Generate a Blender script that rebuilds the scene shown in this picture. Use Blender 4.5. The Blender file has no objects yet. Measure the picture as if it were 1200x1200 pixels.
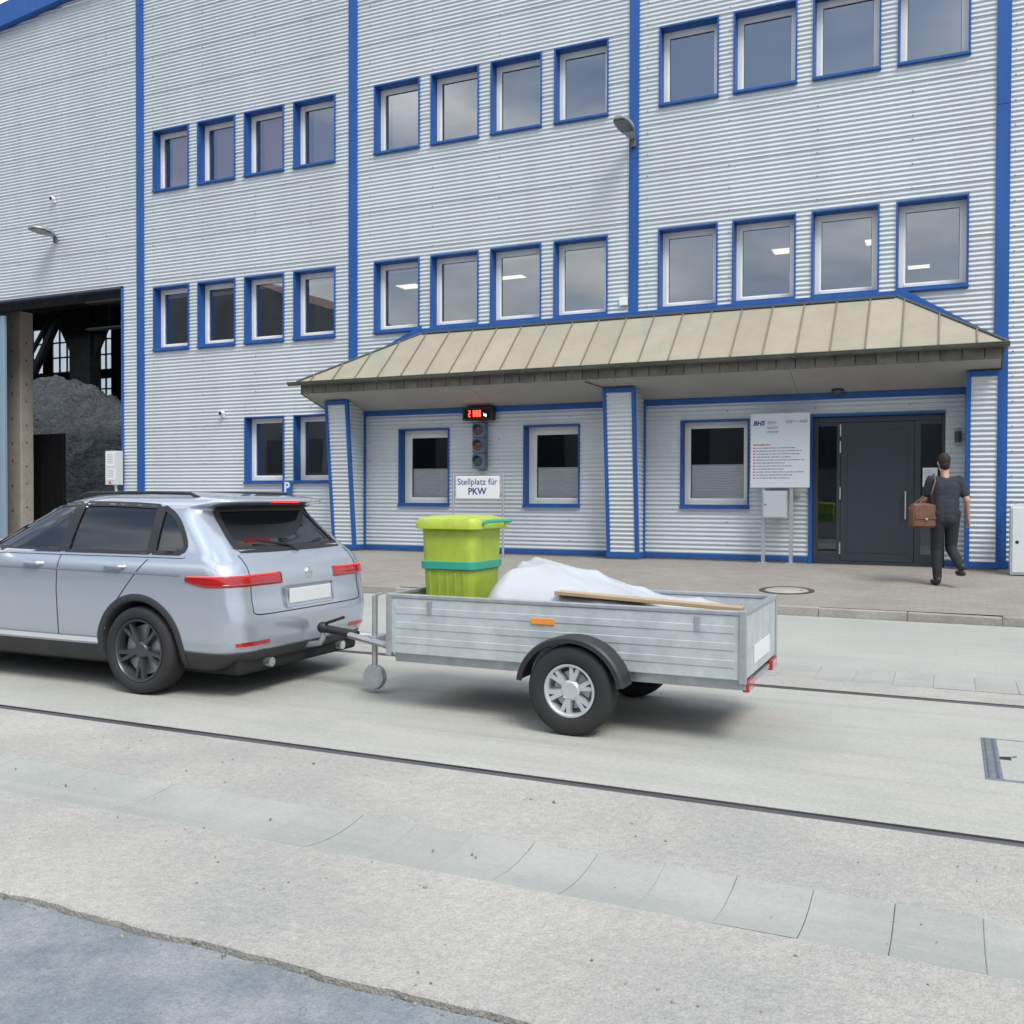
import bpy, bmesh, math, random
import numpy as np
from mathutils import Vector, Matrix
random.seed(7); rng = np.random.default_rng(7)
scn = bpy.context.scene
COL = scn.collection

# ------------------------------------------------------------------ camera
YAW, PIT, ROL = .4283, -.0159, .0029
fw = Vector((-math.sin(YAW)*math.cos(PIT), math.cos(YAW)*math.cos(PIT), math.sin(PIT)))
rt = Vector((math.cos(YAW), math.sin(YAW), 0)); up = rt.cross(fw)
r2 = math.cos(ROL)*rt + math.sin(ROL)*up
u2 = -math.sin(ROL)*rt + math.cos(ROL)*up
cam = bpy.data.cameras.new('camera'); camo = bpy.data.objects.new('camera', cam); COL.objects.link(camo)
m = Matrix((r2, u2, -fw)).transposed().to_4x4(); m.translation = Vector((0, 0, 1.45))
camo.matrix_world = m
cam.sensor_fit = 'HORIZONTAL'; cam.sensor_width = 36; cam.lens = 36*1130/1200
cam.clip_start = .05; cam.clip_end = 2000
scn.camera = camo

# ------------------------------------------------------------------ world, sun, exposure
SUN_EL, SUN_AZ = math.radians(52), math.radians(128)     # azimuth clockwise from +Y (facade normal points to -Y)
world = bpy.data.worlds.new('World'); scn.world = world; world.use_nodes = True
nt = world.node_tree; nt.nodes.clear()
N = nt.nodes.new; LK = nt.links.new
out = N('ShaderNodeOutputWorld'); bg = N('ShaderNodeBackground'); sky = N('ShaderNodeTexSky')
sky.sky_type = 'NISHITA'; sky.sun_disc = False; sky.sun_elevation = SUN_EL; sky.sun_rotation = SUN_AZ
sky.air_density = 1.0; sky.dust_density = 2.0
tc = N('ShaderNodeTexCoord'); mp = N('ShaderNodeMapping'); mp.inputs['Scale'].default_value = (1, 1, 2.4)
n1 = N('ShaderNodeTexNoise'); n1.inputs['Scale'].default_value = 3.1; n1.inputs['Detail'].default_value = 7; n1.inputs['Roughness'].default_value = .55
n2 = N('ShaderNodeTexNoise'); n2.inputs['Scale'].default_value = 3.0; n2.inputs['Detail'].default_value = 6
r1 = N('ShaderNodeValToRGB'); r1.color_ramp.elements[0].position = .36; r1.color_ramp.elements[1].position = .56
r1.color_ramp.elements[0].color = (.2, .2, .2, 1)
rc = N('ShaderNodeValToRGB')
rc.color_ramp.elements[0].position = .38; rc.color_ramp.elements[0].color = (2.5, 3.4, 4.7, 1)
rc.color_ramp.elements[1].position = .60; rc.color_ramp.elements[1].color = (9.6, 9.7, 9.7, 1)
mx = N('ShaderNodeMix'); mx.data_type = 'RGBA'
LK(tc.outputs['Generated'], mp.inputs['Vector']); LK(mp.outputs[0], n1.inputs['Vector']); LK(mp.outputs[0], n2.inputs['Vector'])
LK(n1.outputs['Fac'], r1.inputs[0]); LK(n2.outputs['Fac'], rc.inputs[0])
# standard overcast luminance: zenith three times the horizon
sx = N('ShaderNodeSeparateXYZ'); mr_ = N('ShaderNodeMapRange'); mr_.inputs[1].default_value = 0; mr_.inputs[2].default_value = 1; mr_.inputs[3].default_value = .45; mr_.inputs[4].default_value = 1.30
cm = N('ShaderNodeMix'); cm.data_type = 'RGBA'; cm.blend_type = 'MULTIPLY'; cm.inputs[0].default_value = 1
LK(tc.outputs['Generated'], sx.inputs[0]); LK(sx.outputs['Z'], mr_.inputs[0]); LK(rc.outputs[0], cm.inputs[6]); LK(mr_.outputs[0], cm.inputs[7])
LK(r1.outputs[0], mx.inputs[0]); LK(sky.outputs[0], mx.inputs[6]); LK(cm.outputs[2], mx.inputs[7])
LK(mx.outputs[2], bg.inputs['Color']); bg.inputs['Strength'].default_value = .1
LK(bg.outputs[0], out.inputs['Surface'])

sl = bpy.data.lights.new('sun', 'SUN'); sl.energy = 1.5; sl.angle = math.radians(24); sl.color = (1, .97, .92)
so = bpy.data.objects.new('sun', sl); COL.objects.link(so)
sd = Vector((math.sin(SUN_AZ)*math.cos(SUN_EL), math.cos(SUN_AZ)*math.cos(SUN_EL), math.sin(SUN_EL)))
so.rotation_euler = sd.to_track_quat('Z', 'Y').to_euler(); so.location = (10, -10, 30)
vs = scn.view_settings; vs.view_transform = 'Standard'; vs.look = 'None'; vs.gamma = 1; vs.use_curve_mapping = False
vs.exposure = .90
scn.cycles.max_bounces = 6; scn.cycles.diffuse_bounces = 3; scn.cycles.glossy_bounces = 3; scn.cycles.transparent_max_bounces = 6; scn.cycles.caustics_reflective = False; scn.cycles.caustics_refractive = False

# ------------------------------------------------------------------ materials
MATS = {}
def mat(name, col, rough=.6, metal=0., var=0., scale=4., col2=None, bump=0., bscale=60., coat=0., emit=0., stretch=None, rand=0., spec=.5, thresh=(.35, .65)):
    if name in MATS: return MATS[name]
    M = bpy.data.materials.new(name); M.use_nodes = True; t = M.node_tree; b = t.nodes['Principled BSDF']
    b.inputs['Base Color'].default_value = (*col, 1); b.inputs['Roughness'].default_value = rough; b.inputs['Metallic'].default_value = metal
    b.inputs['Coat Weight'].default_value = coat; b.inputs['Coat Roughness'].default_value = .05; b.inputs['Specular IOR Level'].default_value = spec
    if emit:
        b.inputs['Emission Color'].default_value = (*col, 1); b.inputs['Emission Strength'].default_value = emit
    cur = None
    def vec():
        tcn = t.nodes.new('ShaderNodeTexCoord'); o = tcn.outputs['Object']
        if stretch:
            mpn = t.nodes.new('ShaderNodeMapping'); mpn.inputs['Scale'].default_value = stretch
            t.links.new(o, mpn.inputs[0]); o = mpn.outputs[0]
        return o
    if var or col2:
        c2 = col2 or tuple(min(1, c*(1-var)) for c in col)
        nz = t.nodes.new('ShaderNodeTexNoise'); nz.inputs['Scale'].default_value = scale; nz.inputs['Detail'].default_value = 5; nz.inputs['Roughness'].default_value = .62
        t.links.new(vec(), nz.inputs['Vector'])
        rp = t.nodes.new('ShaderNodeValToRGB'); rp.color_ramp.elements[0].position = thresh[0]; rp.color_ramp.elements[1].position = thresh[1]
        rp.color_ramp.elements[0].color = (*c2, 1); rp.color_ramp.elements[1].color = (*col, 1)
        t.links.new(nz.outputs['Fac'], rp.inputs[0]); cur = rp.outputs[0]
        mr = t.nodes.new('ShaderNodeMapRange'); mr.inputs[3].default_value = min(1, rough*1.2); mr.inputs[4].default_value = rough*.85
        t.links.new(nz.outputs['Fac'], mr.inputs[0]); t.links.new(mr.outputs[0], b.inputs['Roughness'])
    if rand:
        oi = t.nodes.new('ShaderNodeObjectInfo'); mr2 = t.nodes.new('ShaderNodeMapRange')
        mr2.inputs[3].default_value = 1-rand; mr2.inputs[4].default_value = 1+rand
        t.links.new(oi.outputs['Random'], mr2.inputs[0])
        mu = t.nodes.new('ShaderNodeMix'); mu.data_type = 'RGBA'; mu.blend_type = 'MULTIPLY'; mu.inputs[0].default_value = 1
        if cur: t.links.new(cur, mu.inputs[6])
        else: mu.inputs[6].default_value = (*col, 1)
        t.links.new(mr2.outputs[0], mu.inputs[7]); cur = mu.outputs[2]
    if cur: t.links.new(cur, b.inputs['Base Color'])
    if bump:
        nb = t.nodes.new('ShaderNodeTexNoise'); nb.inputs['Scale'].default_value = bscale; nb.inputs['Detail'].default_value = 6
        t.links.new(vec(), nb.inputs['Vector'])
        bp = t.nodes.new('ShaderNodeBump'); bp.inputs['Strength'].default_value = bump; bp.inputs['Distance'].default_value = .01
        t.links.new(nb.outputs['Fac'], bp.inputs['Height']); t.links.new(bp.outputs[0], b.inputs['Normal'])
    MATS[name] = M; return M

def ground_mat(name, col, col2, grain, gscale=140., patch=.7, stain=None, bump=.5, rough=.85, speck=.35, tint=None, streak=None, bdist=.012):
    """mineral surface: broad patches, fine grain, light and dark specks, relief"""
    M = bpy.data.materials.new(name); M.use_nodes = True; t = M.node_tree; b = t.nodes['Principled BSDF']; b.inputs['Roughness'].default_value = rough
    b.inputs['Specular IOR Level'].default_value = .3
    tcn = t.nodes.new('ShaderNodeTexCoord'); V = tcn.outputs['Object']
    def noise(sc, det=5, r=.6, v=V):
        q = t.nodes.new('ShaderNodeTexNoise'); q.inputs['Scale'].default_value = sc; q.inputs['Detail'].default_value = det; q.inputs['Roughness'].default_value = r
        t.links.new(v, q.inputs['Vector']); return q.outputs['Fac']
    def ramp(f, a, b2, c1, c2):
        q = t.nodes.new('ShaderNodeValToRGB'); q.color_ramp.elements[0].position = a; q.color_ramp.elements[1].position = b2
        q.color_ramp.elements[0].color = (*c1, 1); q.color_ramp.elements[1].color = (*c2, 1); t.links.new(f, q.inputs[0]); return q.outputs[0]
    def mixc(f, a, b2, mode='MIX'):
        q = t.nodes.new('ShaderNodeMix'); q.data_type = 'RGBA'; q.blend_type = mode
        if isinstance(f, float): q.inputs[0].default_value = f
        else: t.links.new(f, q.inputs[0])
        for s, i in ((a, 6), (b2, 7)):
            if isinstance(s, tuple): q.inputs[i].default_value = (*s, 1)
            else: t.links.new(s, q.inputs[i])
        return q.outputs[2]
    c = ramp(noise(patch), .32, .68, col2, col)
    if tint: c = mixc(ramp(noise(patch*2.3, 5), .45, .62, (0, 0, 0), (1, 1, 1)), c, tint)
    if streak:
        mpn = t.nodes.new('ShaderNodeMapping'); mpn.inputs['Scale'].default_value = (.25, 5, 1); t.links.new(V, mpn.inputs[0])
        c = mixc(ramp(noise(1.2, 7, .6, mpn.outputs[0]), .5, .72, (0, 0, 0), (.75, .75, .75)), c, streak)
    g = ramp(noise(gscale, 4, .7), .3, .7, (1-grain,)*3, (1+grain*.6,)*3)
    c = mixc(1.0, c, g, 'MULTIPLY')
    g2 = ramp(noise(gscale*.22, 5, .7), .3, .7, (1-grain*.5,)*3, (1+grain*.35,)*3)
    c = mixc(1.0, c, g2, 'MULTIPLY')
    if speck:
        vo = t.nodes.new('ShaderNodeTexVoronoi'); vo.inputs['Scale'].default_value = 26; t.links.new(V, vo.inputs['Vector'])
        sp = ramp(vo.outputs['Distance'], .05, .12, (1, 1, 1), (0, 0, 0))
        k = mixc(1.0, sp, ramp(noise(3.3, 3), .56, .64, (0, 0, 0), (speck,)*3), 'MULTIPLY')
        c = mixc(k, c, tuple(x*.35 for x in col))
    if stain: c = mixc(ramp(noise(1.9, 9, .7), .60, .75, (0, 0, 0), (.7, .7, .7)), c, stain)
    t.links.new(c, b.inputs['Base Color'])
    bp = t.nodes.new('ShaderNodeBump'); bp.inputs['Strength'].default_value = bump; bp.inputs['Distance'].default_value = bdist
    h = t.nodes.new('ShaderNodeMath'); h.operation = 'ADD'; t.links.new(noise(gscale*.6, 3, .7), h.inputs[0]); t.links.new(noise(9, 4), h.inputs[1])
    t.links.new(h.outputs[0], bp.inputs['Height']); t.links.new(bp.outputs[0], b.inputs['Normal'])
    MATS[name] = M; return M

def glass_mat(name, refl=.22, tint=(.85, .9, .92), wob=.02):
    M = bpy.data.materials.new(name); M.use_nodes = True; t = M.node_tree; t.nodes.clear()
    o = t.nodes.new('ShaderNodeOutputMaterial'); gl = t.nodes.new('ShaderNodeBsdfGlossy'); tr = t.nodes.new('ShaderNodeBsdfTransparent'); ms = t.nodes.new('ShaderNodeMixShader')
    gl.inputs['Roughness'].default_value = .0; gl.inputs['Color'].default_value = (.95, .97, 1, 1); tr.inputs['Color'].default_value = (*tint, 1)
    lw = t.nodes.new('ShaderNodeFresnel'); lw.inputs['IOR'].default_value = 1.5
    mr = t.nodes.new('ShaderNodeMapRange'); mr.inputs[1].default_value = .04; mr.inputs[2].default_value = 1; mr.inputs[3].default_value = refl; mr.inputs[4].default_value = 1
    t.links.new(lw.outputs[0], mr.inputs[0]); t.links.new(mr.outputs[0], ms.inputs[0])
    tcn = t.nodes.new('ShaderNodeTexCoord'); nb = t.nodes.new('ShaderNodeTexNoise'); nb.inputs['Scale'].default_value = 1.3; nb.inputs['Detail'].default_value = 1
    t.links.new(tcn.outputs['Object'], nb.inputs['Vector'])
    bp = t.nodes.new('ShaderNodeBump'); bp.inputs['Strength'].default_value = wob; bp.inputs['Distance'].default_value = .05
    t.links.new(nb.outputs['Fac'], bp.inputs['Height']); t.links.new(bp.outputs[0], gl.inputs['Normal'])
    t.links.new(tr.outputs[0], ms.inputs[1]); t.links.new(gl.outputs[0], ms.inputs[2]); t.links.new(ms.outputs[0], o.inputs['Surface'])
    MATS[name] = M; return M

CLAD = mat('cladding', (.595, .642, .675), .45, .18, col2=(.54, .58, .605), scale=.6, stretch=(2.2, 2.2, .35), rand=.018)
BLUE = mat('blue_paint', (.020, .105, .36), .45, 0, spec=.35, col2=(.016, .085, .30), scale=1.2, stretch=(3, 3, .5), bump=.04, bscale=20)
WHITE = mat('white_plastic', (.82, .82, .80), .35, 0, var=.06, scale=3)
GLASS = glass_mat('pane_glass', .36)
GLASSD = glass_mat('entrance_glass', .12, (.55, .6, .62))
GLASSC = mat('car_glass', (.012, .014, .018), .03, 0, spec=.9)
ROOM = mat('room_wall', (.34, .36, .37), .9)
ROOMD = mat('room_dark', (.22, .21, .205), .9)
CONC = ground_mat('concrete_plinth', (.42, .40, .36), (.34, .32, .28), .2, 60, 1.2, bump=.3)
ALU = mat('aluminium', (.62, .64, .66), .38, .85, var=.12, scale=6)
STEEL = mat('galvanised_steel', (.52, .55, .57), .42, .7, var=.22, scale=9)
DARK = mat('black_plastic', (.02, .021, .023), .5, var=.2, scale=10)
ANTH = mat('anthracite_door', (.032, .042, .052), .42, 0, var=.1, scale=2)
ROOFM = mat('roof_sheet', (.40, .36, .275), .62, .15, col2=(.36, .325, .25), scale=2.5, rand=.06, bump=.05, bscale=7)
# greenish patina patches on the roof sheets
def patina(M):
    t = M.node_tree; b = t.nodes['Principled BSDF']; l = b.inputs['Base Color'].links[0]; src = l.from_socket
    g = t.nodes.new('ShaderNodeNewGeometry'); nz = t.nodes.new('ShaderNodeTexNoise'); nz.inputs['Scale'].default_value = .75; nz.inputs['Detail'].default_value = 9; nz.inputs['Roughness'].default_value = .65
    t.links.new(g.outputs['Position'], nz.inputs['Vector'])
    rp = t.nodes.new('ShaderNodeValToRGB'); rp.color_ramp.elements[0].position = .54; rp.color_ramp.elements[1].position = .63; rp.color_ramp.elements[1].color = (.75, .75, .75, 1)
    t.links.new(nz.outputs['Fac'], rp.inputs[0])
    mxx = t.nodes.new('ShaderNodeMix'); mxx.data_type = 'RGBA'; t.links.new(rp.outputs[0], mxx.inputs[0]); t.links.new(src, mxx.inputs[6]); mxx.inputs[7].default_value = (.27, .325, .26, 1)
    t.links.new(mxx.outputs[2], b.inputs['Base Color'])
patina(ROOFM)
SEAM = mat('roof_seam', (.20, .185, .15), .6)
GUTTER = mat('gutter_metal', (.085, .10, .09), .45, .4, col2=(.15, .16, .14), scale=3)
FASCIA = mat('fascia_board', (.16, .15, .13), .7, col2=(.11, .10, .09), scale=6, rand=.15)
SOFFIT = mat('soffit_panel', (.40, .39, .37), .75, var=.1, scale=1.5)

# ------------------------------------------------------------------ mesh helpers
class MB:
    def __init__(s): s.bm = bmesh.new()
    def box(s, x0, x1, y0, y1, z0, z1, bev=0, rot=None, piv=None):
        g = bmesh.ops.create_cube(s.bm, size=1)['verts']
        bmesh.ops.scale(s.bm, vec=(abs(x1-x0), abs(y1-y0), abs(z1-z0)), verts=g)
        bmesh.ops.translate(s.bm, vec=((x0+x1)/2, (y0+y1)/2, (z0+z1)/2), verts=g)
        if bev:
            es = list({e for v in g for e in v.link_edges})
            r = bmesh.ops.bevel(s.bm, geom=es, offset=bev, segments=2, affect='EDGES', profile=.5)
            g = list({v for f in r['faces'] for v in f.verts} | {v for v in g if v.is_valid})
        if rot is not None: bmesh.ops.rotate(s.bm, cent=piv or (0, 0, 0), matrix=rot, verts=g)
        return g
    def tube(s, pts, r, n=10, cap=True):
        pts = [Vector(p) for p in pts]; rs = r if isinstance(r, (list, tuple)) else [r]*len(pts); rings = []
        nrm = None
        for i, p in enumerate(pts):
            d = (pts[min(i+1, len(pts)-1)]-pts[max(i-1, 0)]).normalized()
            if nrm is None: nrm = d.orthogonal().normalized()
            else: nrm = (nrm - d*nrm.dot(d)).normalized()
            bn = d.cross(nrm)
            rings.append([s.bm.verts.new(p+(nrm*math.cos(a)+bn*math.sin(a))*rs[i]) for a in [2*math.pi*k/n for k in range(n)]])
        for a, b in zip(rings, rings[1:]):
            for k in range(n): s.bm.faces.new((a[k], a[(k+1) % n], b[(k+1) % n], b[k]))
        if cap: s.bm.faces.new(rings[0][::-1]); s.bm.faces.new(rings[-1])
        return [v for r_ in rings for v in r_]
    def lathe(s, prof, n=32, axis='z', c=(0, 0, 0), cap=False):
        rings = []
        for r, h in prof:
            rg = []
            for k in range(n):
                a = 2*math.pi*k/n; u, v = r*math.cos(a), r*math.sin(a)
                p = {'z': (u, v, h), 'y': (u, h, v), 'x': (h, u, v)}[axis]
                rg.append(s.bm.verts.new((p[0]+c[0], p[1]+c[1], p[2]+c[2])))
            rings.append(rg)
        for a, b in zip(rings, rings[1:]):
            for k in range(n): s.bm.faces.new((a[k], a[(k+1) % n], b[(k+1) % n], b[k]))
        if cap: s.bm.faces.new(rings[0][::-1]); s.bm.faces.new(rings[-1])
        return [v for r_ in rings for v in r_]
    def prism(s, poly, h, fn):
        """poly of 2d points, extruded 0..h, fn(u,v,w)->xyz"""
        a = [s.bm.verts.new(fn(u, v, 0)) for u, v in poly]; b = [s.bm.verts.new(fn(u, v, h)) for u, v in poly]
        n = len(poly); s.bm.faces.new(a[::-1]); s.bm.faces.new(b)
        for k in range(n): s.bm.faces.new((a[k], a[(k+1) % n], b[(k+1) % n], b[k]))
        return a+b
    def quad(s, *p): return s.bm.faces.new([s.bm.verts.new(q) for q in p])
    def build(s, name, M, parent=None, smooth=False, fix=True):
        if fix: bmesh.ops.recalc_face_normals(s.bm, faces=s.bm.faces[:])
        me = bpy.data.meshes.new(name); s.bm.to_mesh(me); s.bm.free()
        return obj(name, me, M, parent, smooth)
def obj(name, me, M, parent=None, smooth=False):
    if M: me.materials.append(M)
    if smooth:
        for p in me.polygons: p.use_smooth = True
        if smooth != 'full':
            me.set_sharp_from_angle(angle=math.radians(38))
    o = bpy.data.objects.new(name, me); COL.objects.link(o)
    if parent: o.parent = parent
    return o
def thing(name, label, cat, loc=(0, 0, 0), rz=0, group=None):
    o = bpy.data.objects.new(name, None); COL.objects.link(o); o.location = loc; o.rotation_euler = (0, 0, rz); o.empty_display_size = .2
    o['label'] = label; o['category'] = cat
    if group: o['group'] = group
    return o
def tag(o, label, cat, group=None):
    o['label'] = label; o['category'] = cat
    if group: o['group'] = group
    return o
def struct(o): o['kind'] = 'structure'; return o
def text_mesh(body, size, extr=.0008, shear=0, offset=0, align='CENTER', space=1.0):
    cu = bpy.data.curves.new('lettering', 'FONT'); cu.body = body; cu.size = size; cu.extrude = extr; cu.shear = shear; cu.offset = offset
    cu.align_x = align; cu.align_y = 'CENTER'; cu.space_character = space; cu.resolution_u = 3
    t = bpy.data.objects.new('lettering', cu); COL.objects.link(t)
    bpy.context.view_layer.update()
    me = bpy.data.meshes.new_from_object(t.evaluated_get(bpy.context.evaluated_depsgraph_get()))
    bpy.data.objects.remove(t); bpy.data.curves.remove(cu); me.materials.clear(); return me
def lettering(body, size, x, y, z, M, parent, **k):
    me = text_mesh(body, size, **k); o = obj('lettering', me, M, parent); o.location = (x, y, z); o.rotation_euler = (math.pi/2, 0, 0); return o

# ------------------------------------------------------------------ ground
def wob(x, a, k): return a*(math.sin(x*7.3+k)+.6*math.sin(x*17.1+2*k)+.4*math.sin(x*41+3*k))
ASPH = ground_mat('dusty_asphalt', (.46, .458, .418), (.35, .36, .33), .24, 150, .55, bump=.45, tint=(.435, .42, .39), streak=(.345, .345, .33), stain=(.33, .335, .32))
ASPH2 = ground_mat('far_asphalt', (.43, .435, .40), (.365, .375, .35), .22, 150, .5, bump=.35, streak=(.34, .34, .325), stain=(.33, .33, .315))
CONCR = ground_mat('rough_concrete', (.455, .435, .40), (.325, .325, .31), .26, 120, .8, bump=.6, stain=(.29, .30, .30), speck=.6)
SLAB = ground_mat('gutter_slab_stone', (.375, .378, .355), (.31, .32, .305), .14, 160, 1.6, bump=.2, speck=.15, streak=(.40, .38, .35), stain=(.29, .295, .29))
APRON = ground_mat('blue_grey_asphalt', (.245, .28, .305), (.165, .195, .22), .30, 150, 1.3, bump=.6, stain=(.13, .145, .155), speck=.9, tint=(.28, .30, .31))
PAVE = ground_mat('pavement_blocks', (.335, .315, .285), (.285, .265, .235), .16, 110, .9, bump=.3, stain=(.24, .225, .20))
DIRT = ground_mat('joint_dirt', (.13, .12, .105), (.09, .085, .075), .4, 60, 3)
def paver_bump(M):
    t = M.node_tree; b = t.nodes['Principled BSDF']; src = b.inputs['Base Color'].links[0].from_socket
    tcn = t.nodes.new('ShaderNodeTexCoord'); br = t.nodes.new('ShaderNodeTexBrick'); br.inputs['Scale'].default_value = 1
    br.inputs['Brick Width'].default_value = .2; br.inputs['Row Height'].default_value = .1; br.inputs['Mortar Size'].default_value = .004; br.inputs['Mortar Smooth'].default_value = .5
    br.inputs['Color1'].default_value = (1, 1, 1, 1); br.inputs['Color2'].default_value = (.88, .87, .86, 1); br.inputs['Mortar'].default_value = (.72, .70, .67, 1)
    t.links.new(tcn.outputs['Object'], br.inputs['Vector'])
    q = t.nodes.new('ShaderNodeMix'); q.data_type = 'RGBA'; q.blend_type = 'MULTIPLY'; q.inputs[0].default_value = 1
    t.links.new(src, q.inputs[6]); t.links.new(br.outputs['Color'], q.inputs[7]); t.links.new(q.outputs[2], b.inputs['Base Color'])
paver_bump(PAVE)
X0, X1 = -60., 30.
b = MB(); b.quad((-500, -500, -.05), (500, -500, -.05), (500, 500, -.05), (-500, 500, -.05)); struct(b.build('ground', DIRT))
def strip(name, y0, y1, z, M, w0=None, w1=None, step=.06, x0=X0, x1=X1, edge=.05):
    """sheet with thickness and optionally wobbly edges (fine steps near the camera)"""
    xs = [x0]; x = x0
    while x < x1:
        x += step if -9 < x < 4 else .8
        xs.append(min(x, x1))
    b = MB(); bm = b.bm; rows = []
    for x in xs:
        ya = y0+(wob(x, w0[0], w0[1]) if w0 else 0); yb = y1+(wob(x, w1[0], w1[1]) if w1 else 0)
        rows.append([bm.verts.new(p) for p in ((x, ya, z-edge), (x, ya, z-.006), (x, ya+.006, z), (x, yb-.006, z), (x, yb, z-.006), (x, yb, z-edge))])
    for p, q in zip(rows, rows[1:]):
        for k in range(5): bm.faces.new((p[k], q[k], q[k+1], p[k+1]))
    return struct(b.build(name, M))
strip('apron', -60, 2.396, -.010, APRON, None, (.008, 4.0))
strip('concrete_strip', 2.412, 3.2445, .006, CONCR, (.008, 4.0), (.001, 2))
strip('concrete_strip', 3.6815, 4.195, .006, CONCR, (.001, .4), (.005, 3.1))
strip('concrete_strip', 4.207, 4.495, .005, CONCR, (.005, 3.1), None)
strip('road', 4.59, 7.49, .0, ASPH)
strip('concrete_strip', 7.60, 7.985, .004, CONCR)
strip('concrete_strip', 8.62, 9.26, .004, ASPH2)
strip('road', 9.275, 12.195, .0, ASPH2)
# rails: web groove + steel head, flush with the road
for y, lab in ((4.545, 'worn steel rail set flush in the road beside the dished gutter slabs'), (7.545, 'worn steel rail set flush in the road on the pavement side of the lane')):
    RAIL = mat('rail_steel', (.17, .165, .18), .45, .55, col2=(.10, .09, .09), scale=3, stretch=(.4, 6, 1))
    t = thing('rail', lab, 'rail', (0, y, 0), 0, None)
    b = MB(); b.box(X0, X1, -.034, .012, -.05, .001, .004); b.build('rail_head', RAIL, t)
    b = MB(); b.box(X0, X1, .012, .036, -.05, -.022); b.build('flange_groove', mat('groove', (.10, .09, .09), .8), t)
    b = MB(); b.box(X0, X1, .0365, .044, -.05, .000); b.build('guard_flange', RAIL, t)
    if y < 5: b = MB(); b.box(X0, X1, -.049, -.0345, -.05, -.004); b.build('grout_edge', CONCR, t)
    else: b = MB(); b.box(X0, X1, -.0545, -.0345, -.05, -.006); b.build('grout_edge', DIRT, t)
# dished gutter slabs
def slab_strip(name, y0, y1, dip, xa, xb, pitch, ph, lab):
    root = thing(name, lab, 'gutter'); struct(root); del root['label']; del root['category']
    n = 8; mesh = []
    for v in range(4):
        b = MB(); bm = b.bm; L = pitch-.0022+.0003*v; ym = (y0+y1)/2
        rows = []
        for k in range(n+1):
            s = k/n; y = y0+(y1-y0)*s-ym; z = -dip*math.sin(math.pi*s)
            rows.append([bm.verts.new((x, y, z-(.002 if x in (0, L) else 0))) for x in (0, .003, L-.003, L)])
        for p, q in zip(rows, rows[1:]):
            for i in range(3): bm.faces.new((p[i], p[i+1], q[i+1], q[i]))
        for i, side in ((0, 1), (3, 0)):
            for p, q in zip(rows, rows[1:]):
                a_, b_ = p[i], q[i]
                c_ = bm.verts.new((b_.co.x, b_.co.y, -.045)); d_ = bm.verts.new((a_.co.x, a_.co.y, -.045)); bm.faces.new((a_, b_, c_, d_))
        bmesh.ops.recalc_face_normals(bm, faces=bm.faces[:])
        me = bpy.data.meshes.new('slab'); bm.to_mesh(me); bm.free(); me.materials.append(SLAB); mesh.append(me)
    x = xa+ph; i = 0
    while x < xb:
        o = bpy.data.objects.new('slab', mesh[(i*7) % 4]); COL.objects.link(o); o.parent = root
        o.location = (x, (y0+y1)/2, .0035+random.uniform(-.0015, .0015)); o.rotation_euler = (random.uniform(-.002, .002), random.uniform(-.004, .004), random.uniform(-.003, .003))
        x += pitch; i += 1
    return root
# object coordinates repeat per slab: use the world position and a tone per slab
def slab_random(M):
    t = M.node_tree; bb = t.nodes['Principled BSDF']; g = t.nodes.new('ShaderNodeNewGeometry')
    for n in list(t.nodes):
        if n.type == 'TEX_COORD':
            for l in list(n.outputs['Object'].links): t.links.new(g.outputs['Position'], l.to_socket)
    src = bb.inputs['Base Color'].links[0].from_socket
    oi = t.nodes.new('ShaderNodeObjectInfo'); mr = t.nodes.new('ShaderNodeMapRange'); mr.inputs[3].default_value = .95; mr.inputs[4].default_value = 1.04
    q = t.nodes.new('ShaderNodeMix'); q.data_type = 'RGBA'; q.blend_type = 'MULTIPLY'; q.inputs[0].default_value = 1
    t.links.new(oi.outputs['Random'], mr.inputs[0]); t.links.new(src, q.inputs[6]); t.links.new(mr.outputs[0], q.inputs[7]); t.links.new(q.outputs[2], bb.inputs['Base Color'])
slab_random(SLAB)
slab_strip('gutter_strip', 3.243, 3.683, .022, -14.0, 6.0, .281, .06, '')
slab_strip('gutter_strip', 7.99, 8.61, .012, -22., 6.0, .295, .05, '')
# gravel crumbs along the broken concrete edge
b = MB()
for i in range(170):
    x = random.uniform(-6, 2.5); y = 2.41+random.gauss(0, .022)+wob(x, .014, 2); r = abs(random.gauss(.002, .002))+.0015
    g = bmesh.ops.create_icosphere(b.bm, subdivisions=1, radius=r)['verts']
    for v in g: v.co *= random.uniform(.7, 1.25)
    bmesh.ops.translate(b.bm, vec=(x, y, -.008+r*.3), verts=g)
for i in range(420):
    x = random.uniform(-7, 2.5); y = random.uniform(1.0, 4.4); r = abs(random.gauss(.002, .0022))+.0012
    g = bmesh.ops.create_icosphere(b.bm, subdivisions=1, radius=r)['verts']
    for v in g: v.co *= random.uniform(.7, 1.25)
    bmesh.ops.translate(b.bm, vec=(x, y, (.007 if y > 2.43 and not 3.24 < y < 3.69 else -.011)+r*.3), verts=g)
o = b.build('gravel', mat('crumbs', (.33, .31, .28), .9, var=.5, scale=30)); o['kind'] = 'stuff'; o['label'] = 'loose grit and crumbs on the concrete and its broken edge'; o['category'] = 'gravel'
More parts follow.
